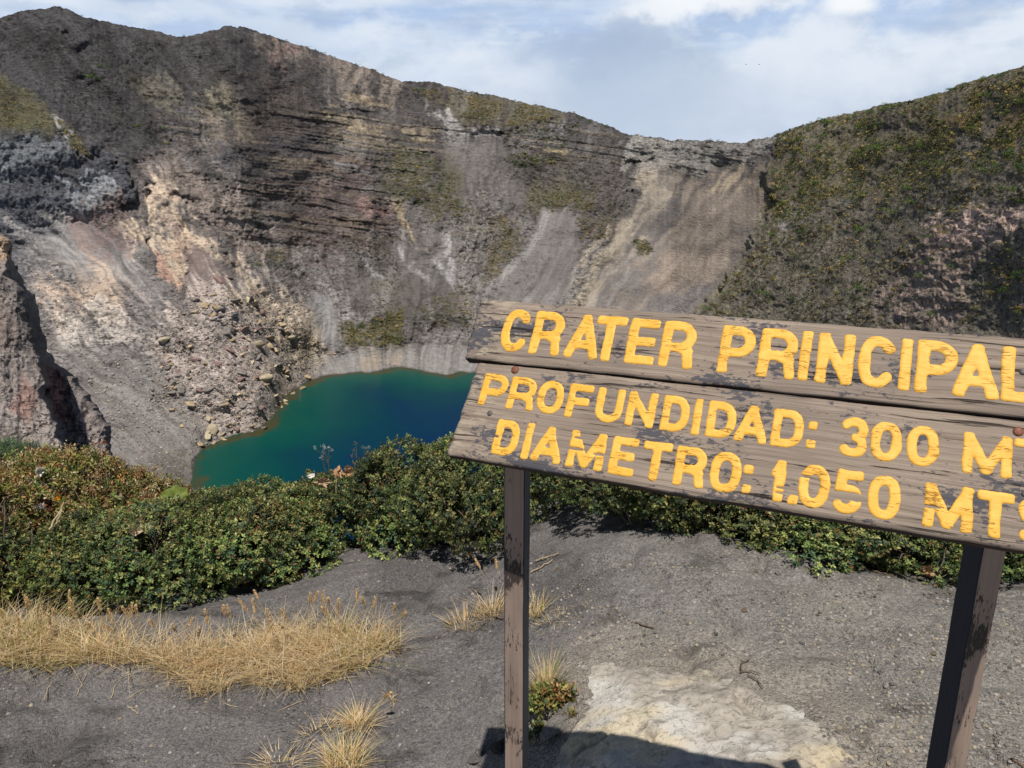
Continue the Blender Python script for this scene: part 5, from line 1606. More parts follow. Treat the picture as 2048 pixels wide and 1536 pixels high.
sand_twig([(1270, 1244), (1288, 1241), (1308, 1246)], .004, .003, "short dark curved stick on the gravel right of the left signpost", .006, mat=M_bark)
sand_twig([(255, 1412), (266, 1420), (277, 1428)], .0022, .0018, "short pale straw stick alone on the near dark sand")
sand_twig([(88, 1396), (96, 1378), (104, 1364)], .0022, .0014, "upright pale straw pair on the near sand at the left")
sand_twig([(152, 1392), (162, 1378), (178, 1352)], .0020, .0014, "long pale straw below the left part of the dry grass")
sand_twig([(222, 1398), (232, 1380), (250, 1358)], .0022, .0014, "bent pale straw below the middle of the dry grass")
sand_twig([(256, 1402), (270, 1392), (286, 1384)], .0020, .0014, "flat lying straw beside the bent pale straw")
sand_twig([(418, 1390), (434, 1378), (450, 1368)], .0020, .0014, "thin straw at the tip of the right part of the dry grass")
sand_twig([(447, 1398), (460, 1403), (475, 1408)], .0018, .0014, "thin pale straw under the right part of the dry grass")
sand_twig([(555, 1420), (585, 1408), (606, 1396)], .0016, .0012, "faint long straw left of the spiky tuft")
sand_twig([(1484, 1336), (1485, 1318), (1500, 1308)], .0030, .0018, "dark bent root on the pale rock", .01, mat=M_bark)
sand_twig([(1480, 1333), (1500, 1338), (1522, 1338)], .0024, .0014, "dark thin root beside the dark bent root on the pale rock", .01, mat=M_bark)
sand_twig([(1496, 1346), (1515, 1350), (1528, 1364)], .0026, .0014, "dark forked root on the pale rock below the thin root", .01, mat=M_bark)
sand_twig([(2022, 1518), (2034, 1524), (2050, 1532)], .006, .004, "dark stick in the lower right corner", .006, mat=M_bark)
sand_twig([(1745, 1132), (1760, 1138), (1790, 1146)], .003, .002, "thin brown twig at the gravel edge by the tan dead leaf", .006, mat=M_bark)
# stems standing in the hedge
twig([at_depth(98, 1060, 3.2), at_depth(112, 1035, 3.25), at_depth(128, 1004, 3.3)], .005, .0035, "thick pale broken stem leaning in the left shrubs", 'broken_stem', None, 'dead stems in the shrubs', 'dead stem')
twig([at_depth(112, 1048, 3.2), at_depth(118, 1030, 3.22), at_depth(124, 1018, 3.25)], .004, .003, "short pale stem beside the thick leaning stem", 'broken_stem', None, 'dead stems in the shrubs', 'dead stem')
twig([at_depth(8, 1080, 3.1), at_depth(9, 1045, 3.1), at_depth(9, 1008, 3.12)], .004, .0035, "grey upright stake like stem at the left frame edge", 'broken_stem', M_bark, 'dead stems in the shrubs', 'dead stem')
twig([at_depth(64, 1085, 3.1), at_depth(64, 1070, 3.1), at_depth(64, 1058, 3.12)], .0035, .003, "short grey stem right of the stake like stem", 'broken_stem', M_bark, 'dead stems in the shrubs', 'dead stem')
twig([at_depth(1875, 1158, 2.62), at_depth(1884, 1130, 2.66), at_depth(1892, 1095, 2.7)], .003, .002, "thin grey upright twig left of the right signpost", 'broken_stem', M_bark, 'dead stems in the shrubs', 'dead stem')
twig([at_depth(672, 985, 3.8), at_depth(672, 965, 3.82), at_depth(672, 940, 3.85)], .0018, .0012, "thin straw stalk below the tan dead leaves", 'broken_stem', None, 'dead stems in the shrubs', 'dead stem')


def umbel(stem_px, heads, y, label, col):
    b = at_depth(*stem_px, y)
    o = thing('dry_flower_stalk', label, 'dry flower', tuple(b), 0, 'dry flower stalks against the water')
    fork = at_depth(*heads[0], y) - b
    paths = [np.stack([np.zeros(3), fork * .5 + [.003, 0, 0], fork])]; rad_ = [(.0022, .0016)]
    rr_ = np.random.default_rng(int(stem_px[0]))
    hv, hf, hc, oo = [], [], [], 0
    for (hx, hy) in heads[1:]:
        e = at_depth(hx, hy, y + rr_.uniform(-.04, .04)) - b
        paths.append(np.stack([fork * rr_.uniform(.75, 1), (fork + e) / 2 + [0, 0, -.004], e])); rad_.append((.0015, .0009))
        bp = e + rr_.normal(size=(26, 3)) * .0045
        v_, f_ = leaves(bp, unit(rr_.normal(size=(26, 3)) + [0, 0, .8]), unit(rr_.normal(size=(26, 3))), np.full(26, .008), np.full(26, .004))
        hv.append(v_); hf.append(f_ + oo); oo += len(v_)
    V, F = tubes(paths, rad_, 5)
    link('stalk', mesh_np('stalk', V, F, M_bark), o)
    HV = np.concatenate(hv)
    link('flower_heads', mesh_np('heads', HV, np.concatenate(hf), M_straw, np.tile(np.array(col), (len(HV), 1))), o)
umbel((658, 945), [(656, 922), (630, 895), (645, 893), (648, 896), (657, 895), (664, 902)], 3.9, "dry forked flower stalk with white heads left of the tan dead leaves", lin(196, 204, 200, .8))
umbel((654, 948), [(648, 935), (644, 915), (646, 905)], 3.95, "thin bare stalk leaning beside the dry forked flower stalk", lin(170, 176, 176, .8))
umbel((716, 935), [(714, 915), (712, 888), (708, 900), (704, 912)], 3.95, "dry brown flower stalk right of the tan dead leaves", lin(150, 132, 112, .8))
umbel((732, 930), [(730, 912), (725, 895), (732, 898), (738, 895)], 3.95, "small forked grey stalk at the left shoulder of the tallest shrub", lin(150, 160, 150, .8))

# young conifer-like shrub on the slope at the left edge
lf, br, c_, R_ = bush_parts(.26, .24, .42, 900, .022, 611, [lin(78, 108, 66, .9), lin(92, 122, 74, .9), lin(66, 92, 60, .9)], 9, 12, .05, .3)
p = at_depth(30, 960, 5.6)
o = thing('slope_shrub', "feathery mid green shrub rising above the hedge at the left frame edge", 'shrub', tuple(p - np.array([0, 0, .1])), 0, 'shrubs along the crater edge')
link('foliage', mesh_np('foliage', lf[0], lf[1], M_leaf, lf[2]), o, scale=(.9, .9, 1.15))
link('branches', mesh_np('branches', br[0], br[1], M_bark), o, scale=(.9, .9, 1.15))

# ------------------------------------------------------------------ stones
def ico(sub):
    t = (1 + 5 ** .5) / 2
    V = [(-1, t, 0), (1, t, 0), (-1, -t, 0), (1, -t, 0), (0, -1, t), (0, 1, t), (0, -1, -t), (0, 1, -t), (t, 0, -1), (t, 0, 1), (-t, 0, -1), (-t, 0, 1)]
    F = [(0, 11, 5), (0, 5, 1), (0, 1, 7), (0, 7, 10), (0, 10, 11), (1, 5, 9), (5, 11, 4), (11, 10, 2), (10, 7, 6), (7, 1, 8), (3, 9, 4), (3, 4, 2), (3, 2, 6), (3, 6, 8), (3, 8, 9), (4, 9, 5), (2, 4, 11), (6, 2, 10), (8, 6, 7), (9, 8, 1)]
    V = [np.array(v_, float) / np.linalg.norm(v_) for v_ in V]
    for _ in range(sub):
        c = {}; F2 = []
        def mid(a, b):
            k_ = (min(a, b), max(a, b))
            if k_ not in c:
                m_ = V[a] + V[b]; V.append(m_ / np.linalg.norm(m_)); c[k_] = len(V) - 1
            return c[k_]
        for a, b, d in F:
            x, y, z = mid(a, b), mid(b, d), mid(d, a)
            F2 += [(a, x, z), (b, y, x), (d, z, y), (x, y, z)]
        F = F2
    return np.array(V), np.array(F)
ICO = [ico(0), ico(1), ico(2)]


def rock_geo(seed, sub=2, planes=9, flat=.7):
    rr_ = np.random.default_rng(seed)
    V, F = ICO[sub]
    V = V.copy()
    for _ in range(planes):
        nrm = unit(rr_.normal(size=3)); d = rr_.uniform(.38, .72)
        e = V @ nrm - d
        V -= np.maximum(e, 0)[:, None] * nrm
    V *= np.array([rr_.uniform(.8, 1.3), rr_.uniform(.7, 1.1), rr_.uniform(flat * .8, flat * 1.2)])
    V *= 1 + .02 * rr_.normal(size=(len(V), 1))
    return V, F


def rock_mat(name, a, b, sc, bump_d):
    m, nt = material(name)
    tc = nt.node('ShaderNodeTexCoord').outputs['Object']
    oi = nt.node('ShaderNodeObjectInfo').outputs['Random']
    g = nt.noise(tc, sc, 5, .65); g2 = nt.noise(tc, sc * 4, 4, .65)
    c = nt.ramp(g, [(.3, a), (.7, b)])
    k_ = nt.math('MULTIPLY_ADD', oi, .5, .75)
    c = nt.mix(1.0, c, nt.node('ShaderNodeCombineXYZ', ins={0: k_, 1: k_, 2: k_}).outputs[0], 'MULTIPLY')
    finish(nt, c, .92, .15, nt.bump(nt.math('ADD', g, nt.math('MULTIPLY', g2, .5)), .8, bump_d))
    return m
MR = {'tan': rock_mat('tan_boulder', lin(150, 128, 100, .8), lin(206, 186, 152, .8), 2.2, .12), 'grey': rock_mat('grey_boulder', lin(104, 98, 94, .8), lin(156, 148, 142, .8), 2.2, .12),
      'mauve': rock_mat('mauve_boulder', lin(120, 98, 94, .8), lin(168, 142, 136, .8), 2.2, .12), 'yellow': rock_mat('yellow_boulder', lin(172, 158, 130, .8), lin(208, 195, 166, .8), 2.2, .12),
      'blue': rock_mat('blue_grey_boulder', lin(110, 116, 120, .8), lin(150, 154, 156, .8), 2.2, .12), 'pebble': rock_mat('pebble_stone', lin(150, 144, 136, .8), lin(206, 200, 190, .8), 3.0, .1)}
boulder_mesh = {}
for kx in range(7):
    V, F = rock_geo(1200 + kx, 2)
    for mn in MR:
        boulder_mesh[(kx, mn)] = mesh_np('boulder', V, F, MR[mn])


def boulder(px, py, size_px, mn, label, k, group, flat=1.0, rot=None, cat='boulder', name='boulder'):
    p, s = wall_at([px], [py])
    sz = size_px * float(s[0]) * .5
    o = link(name, boulder_mesh[(k % 7, mn)], None, tuple(p[0] + np.array([0, -sz * .1, sz * .08])), rot or (random.uniform(-.5, .5), random.uniform(-.5, .5), random.uniform(0, 6.28)), (sz, sz, sz * flat))
    return tag(o, label, cat, group)

LB = 'boulders on the landslide'
for a_ in (
    (440, 562, 34, 'mauve', "large mauve boulder at the top of the landslide, dark underneath", 0), (461, 556, 16, 'mauve', "flat mauve slab touching the right of the large mauve boulder", 1),
    (497, 600, 28, 'yellow', "long yellowish boulder in the upper middle of the landslide", 2), (470, 633, 26, 'blue', "blue grey upright boulder in the middle of the landslide", 3),
    (448, 665, 24, 'grey', "pale grey flat boulder with a dark shadow line, middle of the slide", 4), (424, 632, 18, 'tan', "squat tan boulder left of the blue grey one", 5),
    (518, 690, 28, 'yellow', "yellowish ledge boulder above the pale ones, right half of the slide", 6), (487, 697, 16, 'mauve', "dark mauve boulder left of the yellowish ledge boulder", 0),
    (517, 715, 18, 'grey', "light grey block under the yellowish ledge boulder", 1), (480, 745, 26, 'grey', "broad grey boulder in the lower middle of the slide", 2),
    (510, 733, 28, 'grey', "grey boulder right of the broad grey boulder", 3), (530, 757, 44, 'yellow', "largest pale yellow boulder of the lower slide", 4), (545, 770, 16, 'grey', "grey stone leaning on the largest pale yellow boulder", 5),
    (422, 860, 28, 'yellow', "upper one of two stacked pale yellow boulders near the shore", 6), (416, 873, 24, 'yellow', "lower one of two stacked pale yellow boulders near the shore", 0),
    (446, 868, 16, 'yellow', "pale boulder right of the two stacked yellow ones", 1), (448, 880, 20, 'tan', "pale flat boulder at the water below the stacked yellow ones", 2), (427, 886, 14, 'tan', "rounded pale boulder at the water's edge, left of the flat one", 3),
    (604, 777, 20, 'tan', "pale boulder standing in the green shallows, right end of the slide", 4), (587, 788, 15, 'tan', "rounded boulder in the shallows left of the pale standing one", 5), (571, 803, 12, 'yellow', "small yellow boulder half in the water", 6),
    (565, 815, 10, 'yellow', "smallest yellow boulder half in the water, lower down", 0), (550, 792, 14, 'yellow', "pale yellow boulder at the shore point", 1),
    (669, 708, 11, 'tan', "right one of two pale round boulders at the foot of the grey scree", 2), (657, 709, 8, 'tan', "left one of two pale round boulders at the foot of the grey scree", 3),
    (400, 780, 16, 'mauve', "mauve boulder low in the left half of the slide", 4), (388, 785, 12, 'grey', "small dark boulder left of the low mauve boulder", 5)):
    boulder(*a_, LB, random.uniform(.7, 1.0))
r = np.random.default_rng(301)
SLIDE = [(400, 575), (490, 575), (600, 650), (630, 740), (560, 820), (530, 858), (440, 880), (400, 890), (300, 790), (330, 670)]
q = in_poly_px(215, SLIDE, r)
for i, (px, py) in enumerate(q):
    mn = ['tan', 'mauve', 'grey', 'yellow', 'tan', 'grey'][r.integers(0, 6)]
    sz_px = 6 + 19 * r.uniform(0, 1) ** 2.1
    row = "at the head" if py < 625 else "on the upper part" if py < 690 else "on the middle part" if py < 745 else "on the lower part" if py < 800 else "near the water end"
    mid_x = np.interp(py, [570, 740, 890], [450, 490, 440])
    side = "left side" if px < mid_x - 45 else "right side" if px > mid_x + 45 else "middle line"
    lab = "%s %s rubble block %s of the landslide, %s" % ("large" if sz_px > 12 else "small" if sz_px < 7.5 else "medium sized", {'yellow': 'pale yellowish', 'tan': 'tan', 'grey': 'grey', 'mauve': 'mauve'}[mn], row, side)
    boulder(px, py, sz_px, mn, lab, int(r.integers(0, 7)), 'rubble blocks ' + row.replace('on ', 'of ').replace('at ', 'of ').replace('near ', 'of ') + ' of the landslide', random.uniform(.6, 1.0))
# finer rubble: nobody could count it
def scatter_rocks(name, P, size, cols, mat, label, seed, kinds=6, sub=0):
    rr_ = np.random.default_rng(seed)
    geos = [rock_geo(seed * 10 + k, sub, 4) for k in range(kinds)]
    parts = []
    ki = rr_.integers(0, kinds, len(P))
    for k in range(kinds):
        V0, F0 = geos[k]
        s_ = np.nonzero(ki == k)[0]
        a = rr_.uniform(0, 6.28, len(s_)); c_, n_ = np.cos(a), np.sin(a)
        Vx = V0[None, :, 0] * c_[:, None] - V0[None, :, 1] * n_[:, None]
        Vy = V0[None, :, 0] * n_[:, None] + V0[None, :, 1] * c_[:, None]
        V = np.stack([Vx, Vy, np.repeat(V0[None, :, 2], len(s_), 0)], -1) * size[s_][:, None, None] + P[s_][:, None, :]
        F = (F0[None] + np.arange(len(s_))[:, None, None] * len(V0)).reshape(-1, 3)
        parts.append((V.reshape(-1, 3), F, np.repeat(cols[s_], len(V0), 0)))
    V, F, C = merge(parts)
    o = link(name, mesh_np(name, V, F, mat, C))
    o['kind'] = 'stuff'; o['label'] = label; o['category'] = 'rubble' if 'rubble' in name else 'gravel'
    return o
M_gravel, nt = material("gravel_stone")
tc = nt.node('ShaderNodeNewGeometry').outputs['Position']
finish(nt, attr_col(nt), .93, .15)
RC = np.array([lin(178, 166, 150, .76), lin(150, 140, 133, .76), lin(140, 124, 118, .76), lin(192, 182, 166, .76), lin(116, 110, 106, .76), lin(170, 161, 153, .76)])
q = np.concatenate([in_poly_px(4200, SLIDE, r), in_poly_px(900, [(470, 600), (560, 590), (650, 700), (630, 750), (560, 700)], r), in_poly_px(2200, [(150, 700), (330, 720), (400, 880), (380, 950), (250, 930)], r),
                    in_poly_px(500, [(330, 560), (420, 540), (470, 590), (360, 700)], r)])
P, s_ = wall_at(q[:, 0], q[:, 1])
scatter_rocks("landslide_rubble", P, s_ * (.8 + 2.8 * r.uniform(0, 1, len(P)) ** 3), RC[r.integers(0, 6, len(P))] * r.uniform(.75, 1.15, (len(P), 1)), M_gravel, "fine pale rubble strewn over the landslide and scree", 41)

# gravel and pebbles near the sign
q = np.concatenate([in_poly_px(6000, [(1060, 1110), (1500, 1110), (2060, 1190), (2060, 1540), (1760, 1540), (1600, 1400), (1480, 1300), (1180, 1290), (1060, 1230)], r),
                    in_poly_px(5000, [(1500, 1150), (2060, 1200), (2060, 1540), (1720, 1540), (1560, 1380)], r), in_poly_px(800, [(640, 1080), (1010, 1110), (1010, 1540), (0, 1540), (0, 1350), (600, 1390), (820, 1290)], r),
                    in_poly_px(420, [(690, 1060), (990, 1090), (1000, 1150), (700, 1130)], r), in_poly_px(500, [(1180, 1130), (1500, 1120), (1900, 1170), (1900, 1230), (1200, 1180)], r)])
P = on_ground(q[:, 0], q[:, 1])
PC = np.array([lin(172, 166, 158, .78), lin(160, 152, 142, .78), lin(136, 130, 124, .78), lin(176, 162, 138, .78), lin(108, 104, 101, .78), lin(128, 122, 116, .78), lin(148, 142, 136, .78)])
sz_ = .0014 + .0062 * r.uniform(0, 1, len(P)) ** 4
keepg = vn2(P[:, 0] / .16, P[:, 1] / .12, 71) * .7 + vn2(P[:, 0] / .5, P[:, 1] / .4, 72) * .5 > .50
P = P[keepg]; sz_ = sz_[keepg]
P[:, 2] += sz_ * .1
scatter_rocks("ground_gravel", P, sz_, PC[r.integers(0, 7, len(P))] * r.uniform(.75, 1.1, (len(P), 1)), M_gravel, "pale gravel scattered over the dark ash", 42, 6, 1)
stones = [(787, 1096, 8), (780, 1087, 5), (860, 1076, 7), (878, 1075, 12), (886, 1080, 8), (884, 1138, 9), (1115, 1133, 14), (1150, 1170, 12), (1158, 1172, 8), (1190, 1175, 7), (1443, 1122, 14), (1452, 1120, 10), (1512, 1142, 12), (1555, 1150, 14), (1627, 1150, 16),
          (1684, 1140, 14), (1694, 1142, 8), (1612, 1185, 14), (1490, 1220, 14), (1505, 1205, 10), (1583, 1222, 9), (1635, 1228, 10), (1608, 1272, 14), (1730, 1262, 10), (1665, 1325, 10), (1530, 1273, 12), (1780, 1285, 10), (1866, 1310, 14), (2040, 1211, 10), (2000, 1228, 10),
          (1985, 1300, 8), (2010, 1330, 12), (2012, 1340, 9), (2000, 1400, 10), (1955, 1475, 12), (1700, 1240, 9), (1760, 1180, 12), (1820, 1190, 10), (1840, 1200, 9), (1230, 1150, 8), (1340, 1160, 9), (1400, 1165, 8), (535, 1155, 15), (840, 1400, 5), (1012, 1402, 8), (985, 1450, 7), (518, 1408, 5),
          (1930, 1160, 10), (1900, 1180, 9), (1290, 1256, 12), (1312, 1250, 9), (1270, 1265, 8), (1105, 1185, 5), (1550, 1195, 9), (1690, 1190, 8)]
for k, (px, py, s) in enumerate(stones):
    p = g1(px, py)
    dpt = p[1] * math.cos(PITCH) + (CAM_H - p[2]) * math.sin(PITCH)
    sz = s * dpt / FPX * .5
    hue = 'whitish' if k % 3 else 'tan'
    zone = ("pale pebble at the foot of the middle shrubs" if px < 1000 and py < 1140 else "pale pebble on the gravel right of the pale rock" if px > 1650 and py > 1230 else
            "pale stone along the shrub edge under the sign" if py < 1210 and px > 1100 else "lone light pebble on the near dark sand" if px < 1050 else "stone on the gravel between the signposts")
    o = link('stone', boulder_mesh[(k % 7, 'pebble' if k % 3 else 'tan')], None, (p[0], p[1], p[2] + sz * .25), (random.uniform(-.4, .4), random.uniform(-.4, .4), random.uniform(0, 6)), (sz, sz, sz * .8))
    col_ = "left of the left signpost" if px < 1000 else "near the left signpost" if px < 1250 else "left of the middle" if px < 1500 else "right of the middle" if px < 1700 else "near the right signpost" if px < 1900 else "by the right frame edge"
    lab = "%s %s %s, %s" % ("larger" if s > 11 else "tiny" if s < 8 else "small", hue, zone.replace('pale ', '').replace('lone light ', 'lone '), col_)
    tag(o, lab, 'stone', zone.replace('pale ', '').replace('stone ', 'stones ').replace('pebble ', 'pebbles '))
for px, py, s, fl, mn, lab, rt in ((1122, 1446, 92, .5, 'pebble', "smooth pale grey slab of rock leaning against the left edge of the pale rock", (.15, -.25, .9)), (948, 1512, 44, .8, 'pebble', "pale rounded stone at the foot of the left signpost", (0, 0, .4)),
                                   (1000, 1490, 50, .5, 'grey', "grey stone half in the sign's shadow behind the left signpost", (.1, .2, 1.4))):
    p = g1(px, py)
    dpt = p[1] * math.cos(PITCH) + (CAM_H - p[2]) * math.sin(PITCH)
    sz = s * dpt / FPX * .5
    o = link('stone', boulder_mesh[(int(px) % 7, mn)], None, (p[0], p[1], p[2] + sz * .1), rt, (sz * 1.2, sz * .8, sz * fl))
    tag(o, lab, 'stone')

# ------------------------------------------------------------------ plants on the crater walls
def clump_geo(seed, n=22, L=.55):
    rr_ = np.random.default_rng(seed)
    d = unit(rr_.normal(size=(n, 3)) + [0, 0, .55]); d[:, 2] = np.abs(d[:, 2])
    P = d * rr_.uniform(.45, .95, (n, 1)) * [1, 1, .75]
    t = unit(np.cross(d, rr_.normal(size=(n, 3))) + .5 * d)
    V, F = leaves(P - t * L * .5, t, d, rr_.uniform(.6, 1.1, n) * L, rr_.uniform(.35, .6, n) * L)
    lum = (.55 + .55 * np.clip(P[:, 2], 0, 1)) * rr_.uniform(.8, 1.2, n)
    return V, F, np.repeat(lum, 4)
CG = [clump_geo(700 + k) for k in range(8)]
DARK = np.array([lin(90, 106, 60, .95), lin(104, 114, 68, .95), lin(76, 92, 58, .95)])
OLV = np.array([lin(124, 122, 72, .95), lin(140, 132, 80, .95), lin(108, 112, 64, .95), lin(156, 142, 92, .95)])
GOLD = np.array([lin(168, 142, 86, .95), lin(190, 166, 108, .95), lin(150, 124, 78, .95), lin(136, 128, 76, .95)])
SCR = np.array([lin(52, 50, 42, .9), lin(62, 60, 48, .9), lin(44, 46, 38, .9), lin(92, 88, 64, .9)])


def hill_clumps(regions, seed):
    rr_ = np.random.default_rng(seed)
    PP, SS, CCx = [], [], []
    for poly, n, smin, smax, pals, wts in regions:
        q = in_poly_px(n, poly, rr_)
        if poly[0][0] > 1480 or n > 1000:      # plants stand in patches and leave bare streaks
            den_ = vn2((q[:, 0] + .7 * q[:, 1]) / 26, (q[:, 1] - .7 * q[:, 0]) / 110, seed + 5) * .6 + vn2(q[:, 0] / 30, q[:, 1] / 24, seed + 6) * .6
            bare = poly_sd(q[:, 0].astype(np.float32), q[:, 1].astype(np.float32), [(1770, 650), (1800, 560), (1870, 440), (1990, 398), (2050, 405), (2050, 470), (1990, 485), (1965, 600), (1900, 660)])
            q = q[(den_ > .46) & ((bare > 0) | (rr_.uniform(0, 1, n) < .16))]; n = len(q)
        p, s_ = wall_at(q[:, 0], q[:, 1])
        if n < 1000 and poly[0][0] < 1480: smin, smax = smin * 1.1, smax * 1.25
        PP.append(p); SS.append(s_ * (smin + (smax - smin) * rr_.uniform(0, 1, n) ** 2.2) * .5)
        # neighbouring plants are alike: choose the palette by a slow noise
        pick = np.clip(vn2(q[:, 0] / 38, q[:, 1] / 26, seed) + .28 * rr_.normal(size=n), 0, .999)
        cum = np.cumsum(wts) / np.sum(wts)
        pi = np.searchsorted(cum, pick)
        cc_ = np.zeros((n, 3))
        for k, pl_ in enumerate(pals):
            s2 = pi == k
            cc_[s2] = pl_[rr_.integers(0, len(pl_), s2.sum())]
        CCx.append(cc_ * rr_.uniform(.95, 1.6, (n, 1)))
    P = np.concatenate(PP); S_ = np.concatenate(SS); C_ = np.concatenate(CCx)
    ki = rr_.integers(0, 8, len(P))
    parts = []
    for k in range(8):
        V0, F0, lum = CG[k]
        s2 = np.nonzero(ki == k)[0]
        a = rr_.uniform(0, 6.28, len(s2)); c_, n_ = np.cos(a)[:, None], np.sin(a)[:, None]
        V = np.stack([V0[None, :, 0] * c_ - V0[None, :, 1] * n_, V0[None, :, 0] * n_ + V0[None, :, 1] * c_, np.repeat(V0[None, :, 2], len(s2), 0)], -1)
        V = V * S_[s2][:, None, None] + P[s2][:, None, :]
        F = (F0[None] + np.arange(len(s2))[:, None, None] * len(V0)).reshape(-1, 4)
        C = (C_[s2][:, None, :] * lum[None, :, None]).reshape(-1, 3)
        parts.append((V.reshape(-1, 3), F, C))
    return merge(parts)

HILL = [(1556, 262), (1700, 232), (1880, 190), (2060, 132), (2200, 100), (2200, 640), (1960, 660), (1500, 640), (1400, 630), (1475, 520), (1496, 470), (1536, 400), (1548, 330)]
V, F, C = hill_clumps([
    (HILL, 11000, 3, 12, (DARK, SCR, OLV, GOLD), (.3, .25, .3, .15)),
    ([(1560, 270), (1880, 205), (2200, 110), (2200, 330), (1990, 330), (1700, 400), (1520, 470)], 5200, 3.5, 13, (OLV, DARK, GOLD, OLV), (.3, .3, .2, .2)),
    ([(1880, 270), (2200, 160), (2200, 300), (1980, 300)], 800, 3, 9, (GOLD, OLV), (.7, .3)),
    ([(1490, 520), (1640, 430), (1740, 500), (1700, 640), (1420, 640)], 900, 2.5, 9, (SCR, OLV, DARK), (.4, .3, .3))], 801)
o = link("hillside_heath", mesh_np("hillside_heath", V, F, M_far, C)); o['kind'] = 'stuff'; o['label'] = "olive and dark heath scrub covering the right crater slope"; o['category'] = 'scrub'
V, F, C = hill_clumps([
    ([(820, 175), (900, 182), (1080, 216), (1112, 240), (1010, 256), (930, 246), (868, 206)], 1300, 2.5, 7, (GOLD, OLV, DARK), (.5, .35, .15)),
    ([(0, 150), (42, 182), (100, 236), (114, 262), (60, 262), (0, 256), (-160, 250), (-160, 130)], 1530, 2.5, 6, (OLV, GOLD), (.7, .3)),
    ([(110, 235), (150, 275), (188, 322), (140, 295)], 153, 2.5, 7, (OLV, GOLD), (.6, .4)),
    ([(770, 298), (860, 305), (915, 345), (925, 430), (870, 445), (830, 400), (775, 395)], 1190, 2.5, 9, (DARK, OLV, GOLD), (.4, .4, .2)),
    ([(1000, 260), (1110, 235), (1160, 260), (1120, 300), (1010, 300)], 442, 2.5, 8, (DARK, SCR), (.5, .5)),
    ([(1000, 315), (1060, 305), (1130, 320), (1040, 335)], 153, 3, 9, (DARK, OLV), (.6, .4)),
    ([(980, 430), (1035, 435), (1015, 520), (985, 565), (970, 520)], 510, 2.5, 7, (GOLD, OLV, SCR), (.5, .3, .2)),
    ([(1090, 385), (1180, 380), (1190, 420), (1100, 425)], 374, 2.5, 7, (OLV, GOLD, DARK), (.5, .3, .2)),
    ([(1150, 440), (1230, 430), (1220, 480), (1160, 480)], 255, 2.5, 6, (GOLD, OLV), (.6, .4)),
    ([(1262, 485), (1300, 480), (1310, 505), (1275, 515)], 187, 3, 8, (GOLD, DARK), (.6, .4)),
    ([(690, 655), (740, 640), (800, 625), (808, 690), (700, 692)], 714, 2.5, 8, (OLV, GOLD, DARK), (.4, .35, .25)),
    ([(740, 560), (800, 560), (810, 640), (760, 650)], 272, 2.5, 6, (OLV, SCR), (.5, .5)),
    ([(840, 610), (945, 560), (950, 660), (860, 660)], 442, 2.5, 7, (DARK, OLV, GOLD), (.4, .3, .3)),
    ([(690, 480), (780, 470), (800, 560), (730, 560)], 442, 2, 6, (SCR, DARK, OLV), (.5, .3, .2)),
    ([(900, 400), (980, 380), (990, 480), (920, 540)], 442, 2, 6, (SCR, DARK, GOLD), (.5, .3, .2)),
    ([(1020, 300), (1250, 310), (1260, 460), (1050, 420)], 850, 2, 6, (SCR, DARK, OLV), (.5, .3, .2)),
    ([(450, 100), (1250, 270), (1250, 330), (800, 320), (460, 240)], 1360, 1.8, 4.5, (SCR, DARK), (.6, .4)),
    ([(500, 440), (1100, 320), (1250, 340), (1150, 640), (700, 690), (560, 560)], 3000, 1.8, 4.5, (SCR, DARK, OLV), (.55, .3, .15)),
    ([(0, 50), (330, 80), (450, 120), (420, 300), (150, 230)], 2800, 1.8, 5, (SCR, DARK), (.6, .4)),
    ([(500, 520), (570, 500), (580, 530), (500, 540)], 102, 3, 8, (DARK, OLV), (.6, .4)),
    ([(590, 640), (640, 690), (620, 740), (570, 700)], 204, 2.5, 6, (OLV, GOLD), (.5, .5)),
    ([(250, 940), (380, 890), (390, 960), (280, 1000)], 204, 2.5, 6, (OLV, GOLD), (.5, .5)),
    ([(860, 40), (870, 45), (1250, 265), (1240, 275)], 10, 2, 4, (DARK,), (1,))], 802)
o = link("wall_scrub", mesh_np("wall_scrub", V, F, M_far, C)); o['kind'] = 'stuff'; o['label'] = "scattered small scrub clinging to the far crater wall"; o['category'] = 'scrub'


def far_shrub_mesh(seed, pal):
    rr_ = np.random.default_rng(seed)
    parts = []
    for _ in range(6):
        c = rr_.normal(size=3) * [.42, .42, .12] + [0, 0, .25]
        V0, F0, lum = clump_geo(rr_.integers(0, 9999), 34, .28)
        col = pal[rr_.integers(0, len(pal))] * rr_.uniform(.85, 1.2)
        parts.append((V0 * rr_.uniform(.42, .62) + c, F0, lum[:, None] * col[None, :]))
    return merge(parts)
FS = {}
for k in range(4):
    FS[('dark', k)] = mesh_np('far_shrub', *[far_shrub_mesh(820 + k, DARK * np.array([1.2, 1.45, 1.0]))[i] for i in (0, 1)], M_far, far_shrub_mesh(820 + k, DARK * np.array([1.2, 1.45, 1.0]))[2])
    FS[('olive', k)] = mesh_np('far_shrub', *[far_shrub_mesh(830 + k, OLV)[i] for i in (0, 1)], M_far, far_shrub_mesh(830 + k, OLV)[2])


